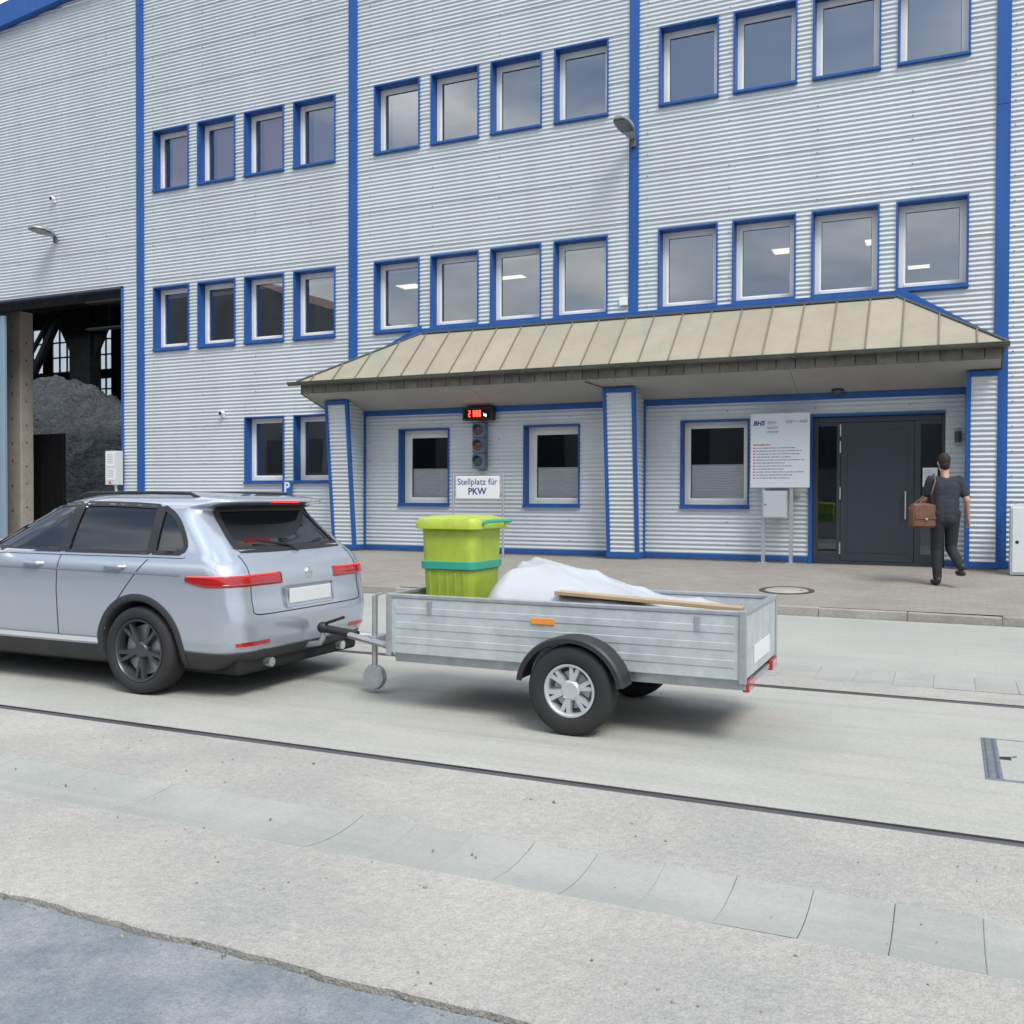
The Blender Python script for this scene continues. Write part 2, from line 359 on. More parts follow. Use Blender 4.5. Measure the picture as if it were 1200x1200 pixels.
# pavement and kerb
def pave_z(y): return .105+(min(y, 16.6)-12.35)*(.33-.105)/(16.6-12.35)
b = MB(); bm = b.bm
rows = [[bm.verts.new((x, y, pave_z(y))) for y in (12.352, 13.2, 14.1, 15, 15.9, 16.6, 17.6)] for x in (X0, -30, -15, -5, 5, X1)]
for p, q in zip(rows, rows[1:]):
    for k in range(6): bm.faces.new((p[k], q[k], q[k+1], p[k+1]))
struct(b.build('pavement', PAVE))
kr = thing('kerb', 'x', 'kerb'); del kr['label']; del kr['category']; struct(kr)
KERB = ground_mat('kerb_stone', (.40, .385, .35), (.30, .285, .26), .22, 90, 2.5, bump=.6, stain=(.20, .185, .165)); slab_random(KERB)
kme = []
for v in range(3):
    b = MB(); b.box(.001, .997+.001*v, -.0725, .0725, -.05, .105, .008)
    for vv in b.bm.verts: vv.co += Vector((0, random.uniform(-.004, .004), random.uniform(-.004, .002)))
    me = bpy.data.meshes.new('kerb_stone'); b.bm.to_mesh(me); b.bm.free(); me.materials.append(KERB); kme.append(me)
for i in range(48):
    o = bpy.data.objects.new('kerb_stone', kme[i % 3]); COL.objects.link(o); o.parent = kr
    o.location = (-40.47+i, 12.2775+random.uniform(-.005, .003), random.uniform(-.008, .004)); o.rotation_euler = (0, random.uniform(-.004, .004), random.uniform(-.004, .004))
# round manhole cover in the pavement
mz = pave_z(13.6); IRON = mat('cast_iron', (.075, .07, .07), .55, .5, col2=(.13, .115, .10), scale=12)
t = thing('manhole_cover', 'round concrete manhole cover with iron ring in the pavement before the entrance', 'manhole', (-2.06, 13.6, mz+.002)); t.rotation_euler = (math.atan(.225/4.25), 0, 0)
b = MB(); b.lathe([(.30, -.02), (.30, .006), (.305, .008), (.355, .008), (.37, .004), (.37, -.02)], 48); b.build('iron_ring', IRON, t, True)
b = MB(); b.lathe([(.0005, .007), (.28, .007), (.287, .004), (.287, -.02)], 48); b.build('concrete_lid', CONC, t, True)
b = MB(); b.lathe([(.02, .0075), (.02, .010), (.0005, .010)], 12, c=(.2, 0, 0)); b.build('lift_hole', IRON, t)
# rectangular steel-framed shaft cover in the lane
t = thing('shaft_cover', 'rectangular steel framed shaft cover filled with concrete in the lane between the rails', 'shaft cover', (.17, 5.52, 0))
GAL = mat('worn_galvanised', (.30, .335, .38), .45, .6, col2=(.20, .22, .25), scale=14)
b = MB(); b.box(0, .082, 0, .94, -.04, .006, .003); b.box(.082, 1.1, 0, .024, -.04, .005, .002); b.box(.082, 1.1, .922, .94, -.04, .005, .002); b.box(1.1, 1.18, 0, .94, -.04, .006, .003); b.build('frame', GAL, t)
b = MB(); b.box(.014, .022, .03, .91, .0062, .0095); b.box(.055, .066, .03, .91, .0062, .0098); b.build('frame_ridge', mat('frame_dark', (.17, .19, .22), .5, .6), t)
b = MB(); b.box(.0825, 1.0995, .0245, .9215, -.04, .0035); b.build('concrete_fill', ASPH2, t)
b = MB(); b.box(.083, .14, .44, .50, .0036, .0052); b.build('lift_slot', mat('slot', (.03, .03, .03), .8), t)
b = MB(); b.tube([(.10, .47, .012), (.15, .50, .012), (.17, .53, .009)], .004, 6); b.build('lift_ring', GAL, t)

# ------------------------------------------------------------------ factory building
FY = 17.0; PITCH = .078; AMP = .019
BLD = thing('factory_building', 'grey corrugated metal industrial building with blue trim and rows of white framed windows', 'building', (0, 0, 0))
def ysurf(z): return FY-AMP*(.5*(1+math.cos(2*math.pi*z/PITCH)))**.85
def wave(bm, x0, x1, z0, z1, prd=0., yf=ysurf):
    """corrugated rectangle, bottom edge slightly proud (lap)"""
    zs = [z0]; z = math.ceil(z0/(PITCH/8)+1e-6)*(PITCH/8)
    while z < z1-1e-6: zs.append(z); z += PITCH/8
    zs.append(z1); pr_ = None
    for z in zs:
        y = yf(z)-prd*(1-(z-zs[0])/max(.01, z1-z0))
        c = (bm.verts.new((x0, y, z)), bm.verts.new((x1, y, z)))
        if pr_: bm.faces.new((pr_[0], pr_[1], c[1], c[0]))
        pr_ = c
W, GAP = 1.076, .255
WINDOWS = []   # x0,x1,z0,z1,kind
for bi, st in enumerate((-16.922, -10.893, -4.867)):
    for k in range(4):
        x = st+k*(W+GAP)
        WINDOWS.append((x, x+W, 4.803, 6.277, 'mid', bi, k)); WINDOWS.append((x, x+W, 8.474, 9.889, 'up', bi, k))
for k in (2, 3):
    x = -16.922+k*(W+GAP); WINDOWS.append((x, x+W, 1.72, 3.196, 'low', 0, k))
for k, (x0, x1) in enumerate(((-10.30, -9.13), (-7.512, -6.36), (-4.44, -3.22))): WINDOWS.append((x0, x1, 1.25, 2.825, 'porch', 1, k))
DOOR = (-2.22, -.11, .33, 2.81)
HOLES = [w[:4] for w in WINDOWS]+[DOOR]; EXCL = (-12.1, .8)
GATE = (-22.4, -17.92, -.1, 6.37)
def roof_z(x): return 13.20+.1045*(x+22.07) if x < -6 else 13.20+.1045*16.07-.1045*(x+6)
PIL = [(-17.42, -17.21), (-11.505, -11.305), (-5.415, -5.235), (.575, .775), (6.6, 6.8)]
edges = [-34.0, -17.32, -11.405, -5.325, .675, 6.7, 14.0]
z_rows = [.44]; 
while z_rows[-1] < 14.9: z_rows.append(round((round(z_rows[-1]/PITCH)+11)*PITCH, 4))
def subtract(rects, h):
    o = []
    for (a, b_, c, d) in rects:
        A, B, C_, D_ = h
        if B <= a or A >= b_ or D_ <= c or C_ >= d: o.append((a, b_, c, d)); continue
        if A > a: o.append((a, A, c, d))
        if B < b_: o.append((B, b_, c, d))
        a2, b2 = max(a, A), min(b_, B)
        if C_ > c: o.append((a2, b2, c, C_))
        if D_ < d: o.append((a2, b2, D_, d))
    return o
for bi in range(6):
    xa, xb = edges[bi], edges[bi+1]
    for r, (za, zb) in enumerate(zip(z_rows, z_rows[1:])):
        if za > max(roof_z(xa), roof_z(xb)) and not (xa < -6 < xb and za < roof_z(-6)): continue
        rects = [(xa, xb, za, zb)]
        for h in HOLES+[GATE]: rects = subtract(rects, h)
        if not rects: continue
        for rc_ in rects:
          b = MB(); wave(b.bm, *rc_, prd=.006 if rc_[2] == za else 0)
          if zb > min(roof_z(xa), roof_z(xb)):
            for sgn in (1, -1):
                if sgn == 1 and xa < -6 or sgn == -1 and xb > -6:
                    nrm = Vector((-.1045*sgn, 0, 1)); co = Vector((-6, 0, roof_z(-6)))
                    bmesh.ops.bisect_plane(b.bm, geom=b.bm.verts[:]+b.bm.edges[:]+b.bm.faces[:], plane_co=co, plane_no=nrm, clear_outer=True)
          if not b.bm.faces: b.bm.free(); continue
          b.build('cladding_sheet', CLAD, BLD, 'full', fix=False)
# blue vertical strips with joints
for i, (xa, xb) in enumerate(PIL):
    zbot = {0: .34, 1: 3.75, 2: 4.70, 3: .34, 4: .34}[i]
    z = zbot
    top = roof_z((xa+xb)/2)-.03
    while z < top-.05:
        z2 = min(top, z+3.4 if z > zbot+.01 else (6.05 if i < 2 else 7.6))
        b = MB(); b.box(xa, xb, FY-.052, FY+.01, z, z2-.004, .006); b.build('corner_strip', BLUE, BLD); z = z2
# gable verge band
for sgn in (1, -1):
    a, c_ = (-34, -6.003) if sgn == 1 else (-5.997, 14)
    xs = np.arange(a, c_, 2.4 if sgn == 1 else 3)
    for k, x in enumerate(xs):
        x2 = min(x+(2.396 if sgn == 1 else 2.996), c_)
        b = MB(); fn = lambda u, v, w: (u, FY-.20+w, v)
        b.prism([(x, roof_z(x)-.03), (x2, roof_z(x2)-.03), (x2, roof_z(x2)+.52), (x, roof_z(x)+.52)], .26, fn); b.build('verge_sheet', BLUE, BLD)
b = MB(); bm = b.bm
for xs in ((-17.33, -6), (-6, 14)):
    b.quad((xs[0], FY, roof_z(xs[0])+.5), (xs[1], FY, roof_z(xs[1])+.5), (xs[1], 46, roof_z(xs[1])+.5), (xs[0], 46, roof_z(xs[0])+.5))
b.build('roof', mat('roof_dark', (.12, .12, .12), .8), BLD)
# plinth and blue base strip
for xa, xb in ((-17.92, -2.225), (-.105, 14)):
    b = MB(); b.box(xa, xb, FY-.012, FY+.12, .1, .365); b.build('plinth', CONC, BLD)
    b = MB(); b.box(xa, xb, FY-.045, FY+.02, .366, .445, .005); b.build('base_strip', BLUE, BLD)

# cladding screws (dark heads on every third crest)
b = MB(); bm = b.bm; zs_ = [k*PITCH for k in range(8, 178, 5)]
for x in np.arange(-33.2, 13.5, 1.48):
    for z in zs_:
        if z > roof_z(x)-.1 or any(h[0]-.06 < x < h[1]+.06 and h[2]-.06 < z < h[3]+.06 for h in HOLES+[GATE]) or any(p_[0]-.04 < x < p_[1]+.04 for p_ in PIL) or (EXCL[0] < x < EXCL[1] and 3.1 < z < 4.9): continue
        c = [bm.verts.new((x+.011*math.cos(a), ysurf(z)-.0085, z+.011*math.sin(a))) for a in [math.pi/3*i for i in range(6)]]
        d = [bm.verts.new((x+.014*math.cos(a), ysurf(z)-.002, z+.014*math.sin(a))) for a in [math.pi/3*i for i in range(6)]]
        bm.faces.new(c)
        for i in range(6): bm.faces.new((c[i], c[(i+1) % 6], d[(i+1) % 6], d[i]))
o = b.build('cladding_screws', mat('screw_head', (.22, .23, .24), .5, .4), BLD); o['kind'] = 'stuff'
def window(x0, x1, z0, z1, kind, bi, k):
    """white frame (the part) with blue surround, pane, blind as sub-parts"""
    d = .225; yf = FY-.045; yb = yf+d; fl = .055 if kind == 'porch' else .03; sill = .07 if kind in ('mid', 'low', 'porch') else .05
    fl0, fb, ft = .085, (.125 if kind != 'up' else .06), .085
    if kind == 'porch': ft = .13 if k < 2 else .09
    a, c_, lo, hi = x0+.028, x1-.028, z0+sill*.5, z1-.03
    b = MB()
    if kind == 'porch' and k < 2:
        b.box(a, a+fl0+.05, yb, yb+.075, lo, hi, .006); b.box(c_-fl0*.6, c_, yb, yb+.075, lo, hi, .006)
        xa, xb = a+fl0+.05, c_-fl0*.6
    else:
        b.box(a, a+fl0, yb, yb+.075, lo, hi, .006); b.box(c_-fl0, c_, yb, yb+.075, lo, hi, .006)
        xa, xb = a+fl0, c_-fl0
    b.box(xa-.001, xb+.001, yb+.001, yb+.074, hi-ft, hi-.001, .005); b.box(xa-.001, xb+.001, yb-.006, yb+.074, lo+.001, lo+fb, .006)
    za, zb = lo+fb, hi-ft
    # inner sash step and gasket
    g = .022
    b.box(xa, xa+g, yb+.02, yb+.07, za, zb); b.box(xb-g, xb, yb+.02, yb+.07, za, zb); b.box(xa+g, xb-g, yb+.0205, yb+.07, za, za+g); b.box(xa+g, xb-g, yb+.0205, yb+.07, zb-g, zb)
    fr = b.build('window', WHITE, BLD)
    b = MB()
    b.box(x0, x0+.028, yf, yb+.08, z0, z1, .004); b.box(x1-.028, x1, yf, yb+.08, z0, z1, .004)
    b.box(x0+.0285, x1-.0285, yf+.001, yb+.08, z1-.03, z1-.001, .004)
    b.box(x0-.006, x1+.006, yf-.028, yb+.08, z0-.006, z0+sill*.5-.001, .004)
    b.box(x0+.001, x1-.001, yf-.006, yf+.02, z0+sill*.5-.0005, z0+sill, .004)
    b.build('window_surround', BLUE, fr)
    b = MB(); b.quad((xa+g*.8, yb+.045, za+g*.8), (xb-g*.8, yb+.045, za+g*.8), (xb-g*.8, yb+.045, zb-g*.8), (xa+g*.8, yb+.045, zb-g*.8)); b.build('pane', GLASS if kind != 'porch' else MATS['pane_porch'], fr, fix=False)
    b = MB()
    for (p, q, r_, s) in ((xa+g, xa+g+.007, za+g, zb-g), (xb-g-.007, xb-g, za+g, zb-g), (xa+g+.007, xb-g-.007, za+g, za+g+.007), (xa+g+.007, xb-g-.007, zb-g-.007, zb-g)):
        b.box(p, q, yb+.038, yb+.052, r_, s)
    b.build('gasket', DARK, fr)
    if kind == 'porch':
        n = 26; b = MB(); bm = b.bm; zt = za+(zb-za)*.47; pr_ = None
        for i in range(n+1):
            z = za+g+(zt-za-g)*i/n; y = yb+.075+(.012 if i % 2 else 0); c2 = (bm.verts.new((xa+g, y, z)), bm.verts.new((xb-g, y, z)))
            if pr_: bm.faces.new((pr_[0], pr_[1], c2[1], c2[0]))
            pr_ = c2
        b.build('pleated_blind', mat('blind_white', (.88, .92, .94), .8), fr, fix=False)
        b = MB(); b.box(xa+g, xb-g, yb+.068, yb+.092, zt, zt+.018, .004); b.build('blind_rail', WHITE, fr)
    if kind == 'up' and bi == 0 or (kind == 'up' and bi == 1 and k == 0):  # reflection in the upper panes, put in as a coloured sheet behind the glass
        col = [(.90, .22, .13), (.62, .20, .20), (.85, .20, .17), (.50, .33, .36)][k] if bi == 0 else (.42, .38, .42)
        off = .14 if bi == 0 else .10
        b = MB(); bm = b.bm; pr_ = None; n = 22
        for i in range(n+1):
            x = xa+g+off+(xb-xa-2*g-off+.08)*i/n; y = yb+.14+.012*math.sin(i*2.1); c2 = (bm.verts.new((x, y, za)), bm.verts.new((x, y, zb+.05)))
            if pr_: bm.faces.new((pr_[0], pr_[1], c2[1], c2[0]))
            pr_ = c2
        b.build('reflection_sheet', mat('reflection_sheet_%d_%d' % (bi, k), col, .9), fr, 'full', fix=False)
    if kind == 'mid' and bi in (0, 1):
        b = MB(); zt = zb-(.07 if bi == 1 else .10+.05*(k % 2)); 
        for i in range(3): b.box(xa+g, xb-g, yb+.10, yb+.125, zt+.03*i, zt+.03*i+.024)
        b.build('raised_blind', mat('blind_raised', (.62, .66, .68), .7), fr)
    return fr
glass_mat('pane_porch', .12, (.97, .98, .99))
for w in WINDOWS: window(*w)

# rooms behind the windows (open towards the facade)
def room(x0, x1, y1, z0, z1, M, fl=None):
    b = MB(); y0 = FY+.27
    b.quad((x0, y1, z0), (x1, y1, z0), (x1, y1, z1), (x0, y1, z1)); b.quad((x0, y0, z0), (x0, y1, z0), (x0, y1, z1), (x0, y0, z1)); b.quad((x1, y0, z0), (x1, y1, z0), (x1, y1, z1), (x1, y0, z1))
    b.quad((x0, y0, z0), (x1, y0, z0), (x1, y1, z0), (x0, y1, z0)); b.quad((x0, y0, z1), (x1, y0, z1), (x1, y1, z1), (x0, y1, z1))
    return b.build('room_shell', M, BLD)
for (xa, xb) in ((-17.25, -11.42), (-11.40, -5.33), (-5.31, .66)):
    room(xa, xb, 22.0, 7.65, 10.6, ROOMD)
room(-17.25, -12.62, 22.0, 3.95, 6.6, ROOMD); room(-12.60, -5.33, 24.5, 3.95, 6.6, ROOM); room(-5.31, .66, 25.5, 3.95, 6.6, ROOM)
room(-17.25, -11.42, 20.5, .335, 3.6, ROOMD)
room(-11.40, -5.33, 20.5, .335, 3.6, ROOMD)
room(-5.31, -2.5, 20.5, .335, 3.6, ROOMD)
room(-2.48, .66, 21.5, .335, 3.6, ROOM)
# lit ceiling panels seen through the first-floor windows
LAMP = mat('lamp_diffuser', (1, .90, .72), .5, emit=.75)
for (x, y, L, wd, lab) in ((-12.0, 20.3, .6, .5, 'a'), (-9.35, 20.4, .7, .35, 'b'), (-3.0, 20.5, .9, .5, 'c'), (-1.25, 20.5, .8, .5, 'd'), (-.72, 23.1, .5, .4, 'e')):
    lb = {'a': 'lit square ceiling lamp behind the first floor window beside the porch roof end', 'b': 'lit slim ceiling lamp seen through a first floor window over the porch roof middle',
          'c': 'lit yellowish ceiling lamp behind the second window right of the lamp strip', 'd': 'lit ceiling lamp behind the window over the door side of the porch roof', 'e': 'small lit ceiling lamp deep in the room of the last window before the blue strip'}[lab]
    t = thing('ceiling_lamp', lb, 'ceiling lamp', (x, y, 6.595), 0, 'lit ceiling lamps on the first floor')
    b = MB(); b.box(-L/2, L/2, -wd/2, wd/2, -.06, 0, .01); b.build('lamp_body', WHITE, t)
    b = MB(); b.box(-L/2+.03, L/2-.03, -wd/2+.03, wd/2-.03, -.066, -.0605); b.build('diffuser', LAMP, t)
# a desk lamp-ish monitor and cupboards inside for depth
b = MB(); b.box(-16.4, -15.2, 21.2, 21.9, 3.96, 5.9); b.build('cupboard', mat('cupboard_wood', (.25, .2, .15), .6), BLD)
b = MB(); b.box(-14.4, -13.2, 21.0, 21.8, 3.96, 5.7); b.build('cupboard', MATS['cupboard_wood'], BLD)

# ------------------------------------------------------------------ porch: roof, soffit, columns
EY, EZ, TZ = 15.90, 3.745, 4.735; EL, ER, RL, RR = -12.03, .717, -9.70, -.87
def tl(x): return max(0, min(1, (x-EL)/(RL-EL), (ER-x)/(ER-RR)))
def P(x, t, n=0):   # point on the front roof plane
    y = EY+(FY-.06-EY)*t; z = EZ+(TZ-EZ)*t
    nv = Vector((0, -(TZ-EZ), FY-.06-EY)).normalized(); return (x, y+nv.y*n, z+nv.z*n)
PORCH = bpy.data.objects.new('porch_roof', None); COL.objects.link(PORCH); PORCH.parent = BLD
seams = [EL+.34+.522*i for i in range(24)]; seams = [s for s in seams if s < ER-.1]
xs_all = [EL]+seams+[ER]
for xa, xb in zip(xs_all, xs_all[1:]):
    xa2, xb2 = xa+.004, xb-.004
    top = sorted({xa2, xb2, *[q for q in (RL, RR) if xa2 < q < xb2]})
    poly = [(xa2, 0), (xb2, 0)]+[(x, tl(x)) for x in reversed(top)]
    cl = []
    for p in poly:
        if not cl or (abs(p[0]-cl[-1][0])+abs(p[1]-cl[-1][1])) > 1e-4: cl.append(p)
    b = MB(); b.prism(cl, .008, lambda u, v, w: P(u, v, w-.006)); b.build('roof_panel', ROOFM, PORCH)
for s in seams:
    t1 = tl(s); b = MB(); b.prism([(s-.009, .0), (s+.009, .0), (s+.009, t1), (s-.009, t1)], .028, lambda u, v, w: P(u, v, w)); b.build('standing_seam', SEAM, PORCH)
for (xe, xr_) in ((EL, RL), (ER, RR)):
    b = MB(); b.tube([P(xe, 0, .01), P(xr_, 1, .01)], .024, 8); b.build('hip_cap', mat('hip_metal', (.10, .105, .09), .5, .3), PORCH)
    b = MB(); b.quad((xe, EY, EZ), (xe, FY, EZ), (xr_, FY-.03, TZ)); b.build('end_slope', ROOFM, PORCH)
    # wall flashing
    b = MB(); dx = RL-EL if xe < -5 else RR-ER; q = Vector((dx, 0, TZ-EZ)).normalized(); nn = Vector((-q.z, 0, q.x)) if dx > 0 else Vector((q.z, 0, -q.x))
    A = Vector((xe, FY-.06, EZ+.02)); B = Vector((xr_, FY-.06, TZ+.02)); n_ = nn*.13
    if n_.z < 0: n_ = -n_
    b.prism([(A.x, A.z), (B.x, B.z), (B.x+n_.x, B.z+n_.z), (A.x+n_.x, A.z+n_.z)], .035, lambda u, v, w: (u, FY-.095+w, v)); b.build('wall_flashing', BLUE, PORCH)
b = MB(); b.box(RL-.02, RR+.02, FY-.10, FY-.055, TZ-.01, TZ+.085, .006); b.build('ridge_flashing', BLUE, PORCH)
b = MB(); b.box(RL, RR, FY-.13, FY-.101, TZ-.03, TZ+.012, .004); b.build('ridge_strip', mat('hip_metal', (.1, .1, .1)), PORCH)
# gutter: half round
b = MB(); bm = b.bm; pr_ = None
GX = sorted(set([EL-.16, *np.arange(EL, ER, 1.5).tolist(), ER+.03]))
for x in GX:
    ring = [bm.verts.new((x, EY-.06+.062*math.cos(a), EZ-.02+.062*math.sin(a))) for a in np.linspace(math.pi, 2*math.pi, 11)]+[bm.verts.new((x, EY-.06+.054*math.cos(a), EZ-.02+.054*math.sin(a))) for a in np.linspace(2*math.pi, math.pi, 11)]
    if pr_:
        for k in range(len(ring)): bm.faces.new((pr_[k], pr_[(k+1) % len(ring)], ring[(k+1) % len(ring)], ring[k]))
    else: bm.faces.new(ring)
    pr_ = ring
bm.faces.new(pr_[::-1]); b.build('gutter', GUTTER, PORCH, True)
b = MB(); b.tube([(EL-.16, EY-.123, EZ-.015), (ER+.03, EY-.123, EZ-.015)], .009, 8); b.build('gutter_bead', GUTTER, PORCH)
for x in np.arange(EL+.4, ER, .78):
    b = MB(); b.box(x, x+.022, EY-.128, EY+.01, EZ-.09, EZ-.083); b.build('gutter_bracket', GUTTER, PORCH)
# eave drip edge
b = MB(); b.box(EL, ER, EY-.012, EY+.04, EZ-.05, EZ-.008, .004); b.build('drip_edge', mat('drip', (.30, .29, .24), .55), PORCH)
# fascia boards
x = EL+.07
while x < ER-.1:
    x2 = min(x+.302, ER-.06); b = MB(); b.box(x, x2-.012, EY+.03, EY+.055, 3.505, EZ-.02, .004); b.build('fascia_board', FASCIA, PORCH); x = x2
b = MB(); b.box(EL+.06, ER-.055, EY+.0555, EY+.09, 3.51, EZ-.03); b.build('fascia_backing', mat('fascia_back', (.05, .047, .04), .8), PORCH)
for xe in (EL+.06, ER-.06):
    b = MB(); s = .012; b.prism([(EY+.06, 3.50), (FY-.03, 3.20), (FY-.03, EZ-.01), (EY+.06, EZ-.01)], s, lambda u, v, w: (xe+w-s/2, u, v)); b.build('end_board', FASCIA, PORCH)
# soffit panels
sx = [EL+.075, -8.2, -5.37, -2.4, ER-.07]
for xa, xb in zip(sx, sx[1:]):
    b = MB(); b.prism([(EY+.05, 3.515), (FY-.04, 3.21), (FY-.04, 3.225), (EY+.05, 3.53)], xb-xa-.006, lambda u, v, w: (xa+.003+w, u, v)); b.build('soffit_panel', SOFFIT, PORCH)
b = MB(); b.box(-11.09, .19, FY-.055, FY+.01, 3.10, 3.205, .004); b.build('recess_head_strip', BLUE, PORCH)
b = MB(); b.tube([(-5.9, EY+.1, 3.475), (-5.6, 16.3, 3.37), (-5.55, 16.6, 3.30)], .010, 6); b.build('soffit_cable', DARK, PORCH)
# columns: protrude more at the top
def column(xa, xb):
    c = bpy.data.objects.new('porch_column', None); COL.objects.link(c); c.parent = BLD
    zt, zb = 3.36, .40
    def front(z): return FY-.42-.28*(z-zb)/(zt-zb)
    def yw(z): return front(z)-AMP*.5*math.cos(2*math.pi*z/PITCH)
    b = MB(); wave(b.bm, xa+.05, xb-.05, zb+.06, zt-.05, 0, yw); b.build('front_sheet', CLAD, c, 'full', fix=False)
    for xs_, sg in ((xa, -1), (xb, 1)):
        b = MB(); bm = b.bm; pr_ = None; z = zb+.03
        while z < zt+.001:
            xx = xs_-sg*(.016)+sg*AMP*.5*math.cos(2*math.pi*z/PITCH); yb_ = FY; zz_ = z
            c2 = (bm.verts.new((xx, front(z)+.03, z)), bm.verts.new((xx, yb_, z)))
            if pr_: bm.faces.new((pr_[0], pr_[1], c2[1], c2[0]))
            pr_ = c2; z += PITCH/8
        # follow the sloping soffit
        nrm = Vector((0, .305/1.06, 1)).normalized()
        bmesh.ops.bisect_plane(bm, geom=bm.verts[:]+bm.edges[:]+bm.faces[:], plane_co=(0, FY-.04, 3.212), plane_no=nrm, clear_outer=True)
        b.build('side_sheet', CLAD, c, 'full', fix=False)
    # trims
    for x0, x1 in ((xa-.012, xa+.055), (xb-.055, xb+.012)):
        b = MB(); b.prism([(front(zb)-.02, zb), (front(zt)-.02, zt+.02), (front(zt)+.05, zt), (front(zb)+.05, zb)], x1-x0, lambda u, v, w: (x0+w, u, v)); b.build('edge_trim', BLUE, c)
    b = MB(); b.box(xa+.056, xb-.056, front(zt)-.022, front(zt)+.03, zt-.055, zt+.022, .004); b.build('head_trim', BLUE, c)
    b = MB(); b.box(xa-.013, xb+.013, front(zb)-.024, FY-.05, zb-.03, zb+.055, .004); b.build('foot_trim', BLUE, c)
    for xs_ in (xa, xb):
        b = MB(); b.box(xs_-.014, xs_+.014, FY-.09, FY-.03, zb+.056, 3.21, .004); b.build('wall_trim', BLUE, c)
    b = MB(); b.box(xa+.02, xb-.02, front(zb)+.02, FY-.02, .28, zb-.031); b.build('foot_block', CONC, c)
column(-11.625, -11.095); column(-5.665, -5.09); column(.19, .665)

# ------------------------------------------------------------------ entrance door
x0, x1, z0, z1 = DOOR; x0 += .06
D0 = bpy.data.objects.new('entrance_door', None); COL.objects.link(D0); D0.parent = BLD
b = MB(); b.box(DOOR[0], x0-.001, FY-.05, FY+.12, z0, z1+.04, .004); b.box(x0, x1, FY-.05, FY+.12, z1, z1+.04, .004); b.build('door_trim', BLUE, D0)
yb = FY+.03
b = MB(); b.box(x0, x0+.085, yb, yb+.09, z0, z1-.001, .006); b.box(x1-.05, x1, yb, yb+.09, z0, z1-.001, .006); b.box(x0+.0855, x1-.0505, yb+.001, yb+.089, z1-.10, z1-.002, .006); b.box(x0+.0855, x1-.0505, yb-.004, yb+.089, z0, z0+.05, .004)
b.build('door_frame', ANTH, D0)
def xat(px): return (px-951)/(1108-951)*(x1-DOOR[0])+DOOR[0]
xl0, xl1 = x0+.086, xat(984)
b = MB(); b.box(xl1, xl1+.06, yb+.001, yb+.09, z0+.051, z1-.101, .005); b.build('door_mullion', ANTH, D0)
b = MB(); b.box(xl0, xl1, yb+.0015, yb+.08, z0+.051, z0+.20, .005); b.box(xl0, xl1, yb+.0015, yb+.08, z1-.16, z1-.101, .005); b.build('sidelight_rail', ANTH, D0)
b = MB(); b.quad((xl0, yb+.04, z0+.19), (xl1, yb+.04, z0+.19), (xl1, yb+.04, z1-.15), (xl0, yb+.04, z1-.15)); b.build('sidelight_pane', GLASSD, D0, fix=False)
xd0, xd1 = xl1+.062, xat(1074)
b = MB(); b.box(xd0, xd1, yb+.012, yb+.08, z0+.055, z1-.103, .008); b.build('door_leaf', ANTH, D0); lf = D0
b = MB()
for (p, q, r_, s) in ((xd0+.10, xd0+.112, z0+.2, z1-.22), (xd1-.112, xd1-.10, z0+.2, z1-.22)): b.box(p, q, yb+.006, yb+.014, r_, s)
b.box(xd0+.1125, xd1-.1125, yb+.006, yb+.014, z0+.2, z0+.212); b.box(xd0+.1125, xd1-.1125, yb+.006, yb+.014, z1-.232, z1-.22); b.build('leaf_moulding', ANTH, lf)
b = MB(); b.tube([(xd1-.13, yb-.055, 1.10), (xd1-.13, yb-.055, 1.56)], .014, 10); b.tube([(xd1-.13, yb-.055, 1.16), (xd1-.13, yb+.02, 1.16)], .010, 8); b.tube([(xd1-.13, yb-.055, 1.50), (xd1-.13, yb+.02, 1.50)], .010, 8); b.build('door_handle', ALU, lf, True)
b = MB(); b.lathe([(.022, 0), (.022, -.014), (.0005, -.014)], 14, 'y', (xd1-.06, yb+.011, 1.28)); b.build('lock', ALU, lf)
for zc in (2.58, 2.30, 1.52, .60):
    b = MB(); b.lathe([(.0005, -.10), (.013, -.10), (.013, .10), (.0005, .10)], 10, 'z', (xd0-.004, yb-.006, zc)); b.build('hinge', ALU, lf)
xr0, xr1 = xat(1081), x1-.051
b = MB(); b.box(xd1+.002, xr0, yb+.001, yb+.09, z0+.051, z1-.101, .005); b.build('door_mullion', ANTH, D0)
b = MB(); b.box(xr0, xr1, yb+.0015, yb+.08, z0+.051, z0+.20, .005); b.box(xr0, xr1, yb+.0015, yb+.08, z1-.16, z1-.101, .005); b.build('sidelight_rail', ANTH, D0)
b = MB(); b.quad((xr0, yb+.04, z0+.19), (xr1, yb+.04, z0+.19), (xr1, yb+.04, z1-.15), (xr0, yb+.04, z1-.15)); b.build('sidelight_pane', GLASSD, D0, fix=False)
b = MB(); b.box(xr0+.03, xr0+.25, yb+.034, yb+.037, 1.63, 1.94); pp = b.build('notice_paper', mat('paper', (.72, .78, .80), .6), D0)
b = MB()
for i in range(9): b.box(xr0+.055, xr0+.055+random.uniform(.09, .17), yb+.0325, yb+.0335, 1.89-.027*i, 1.897-.027*i)
b.build('print_line', mat('print_grey', (.25, .28, .32), .6), D0)

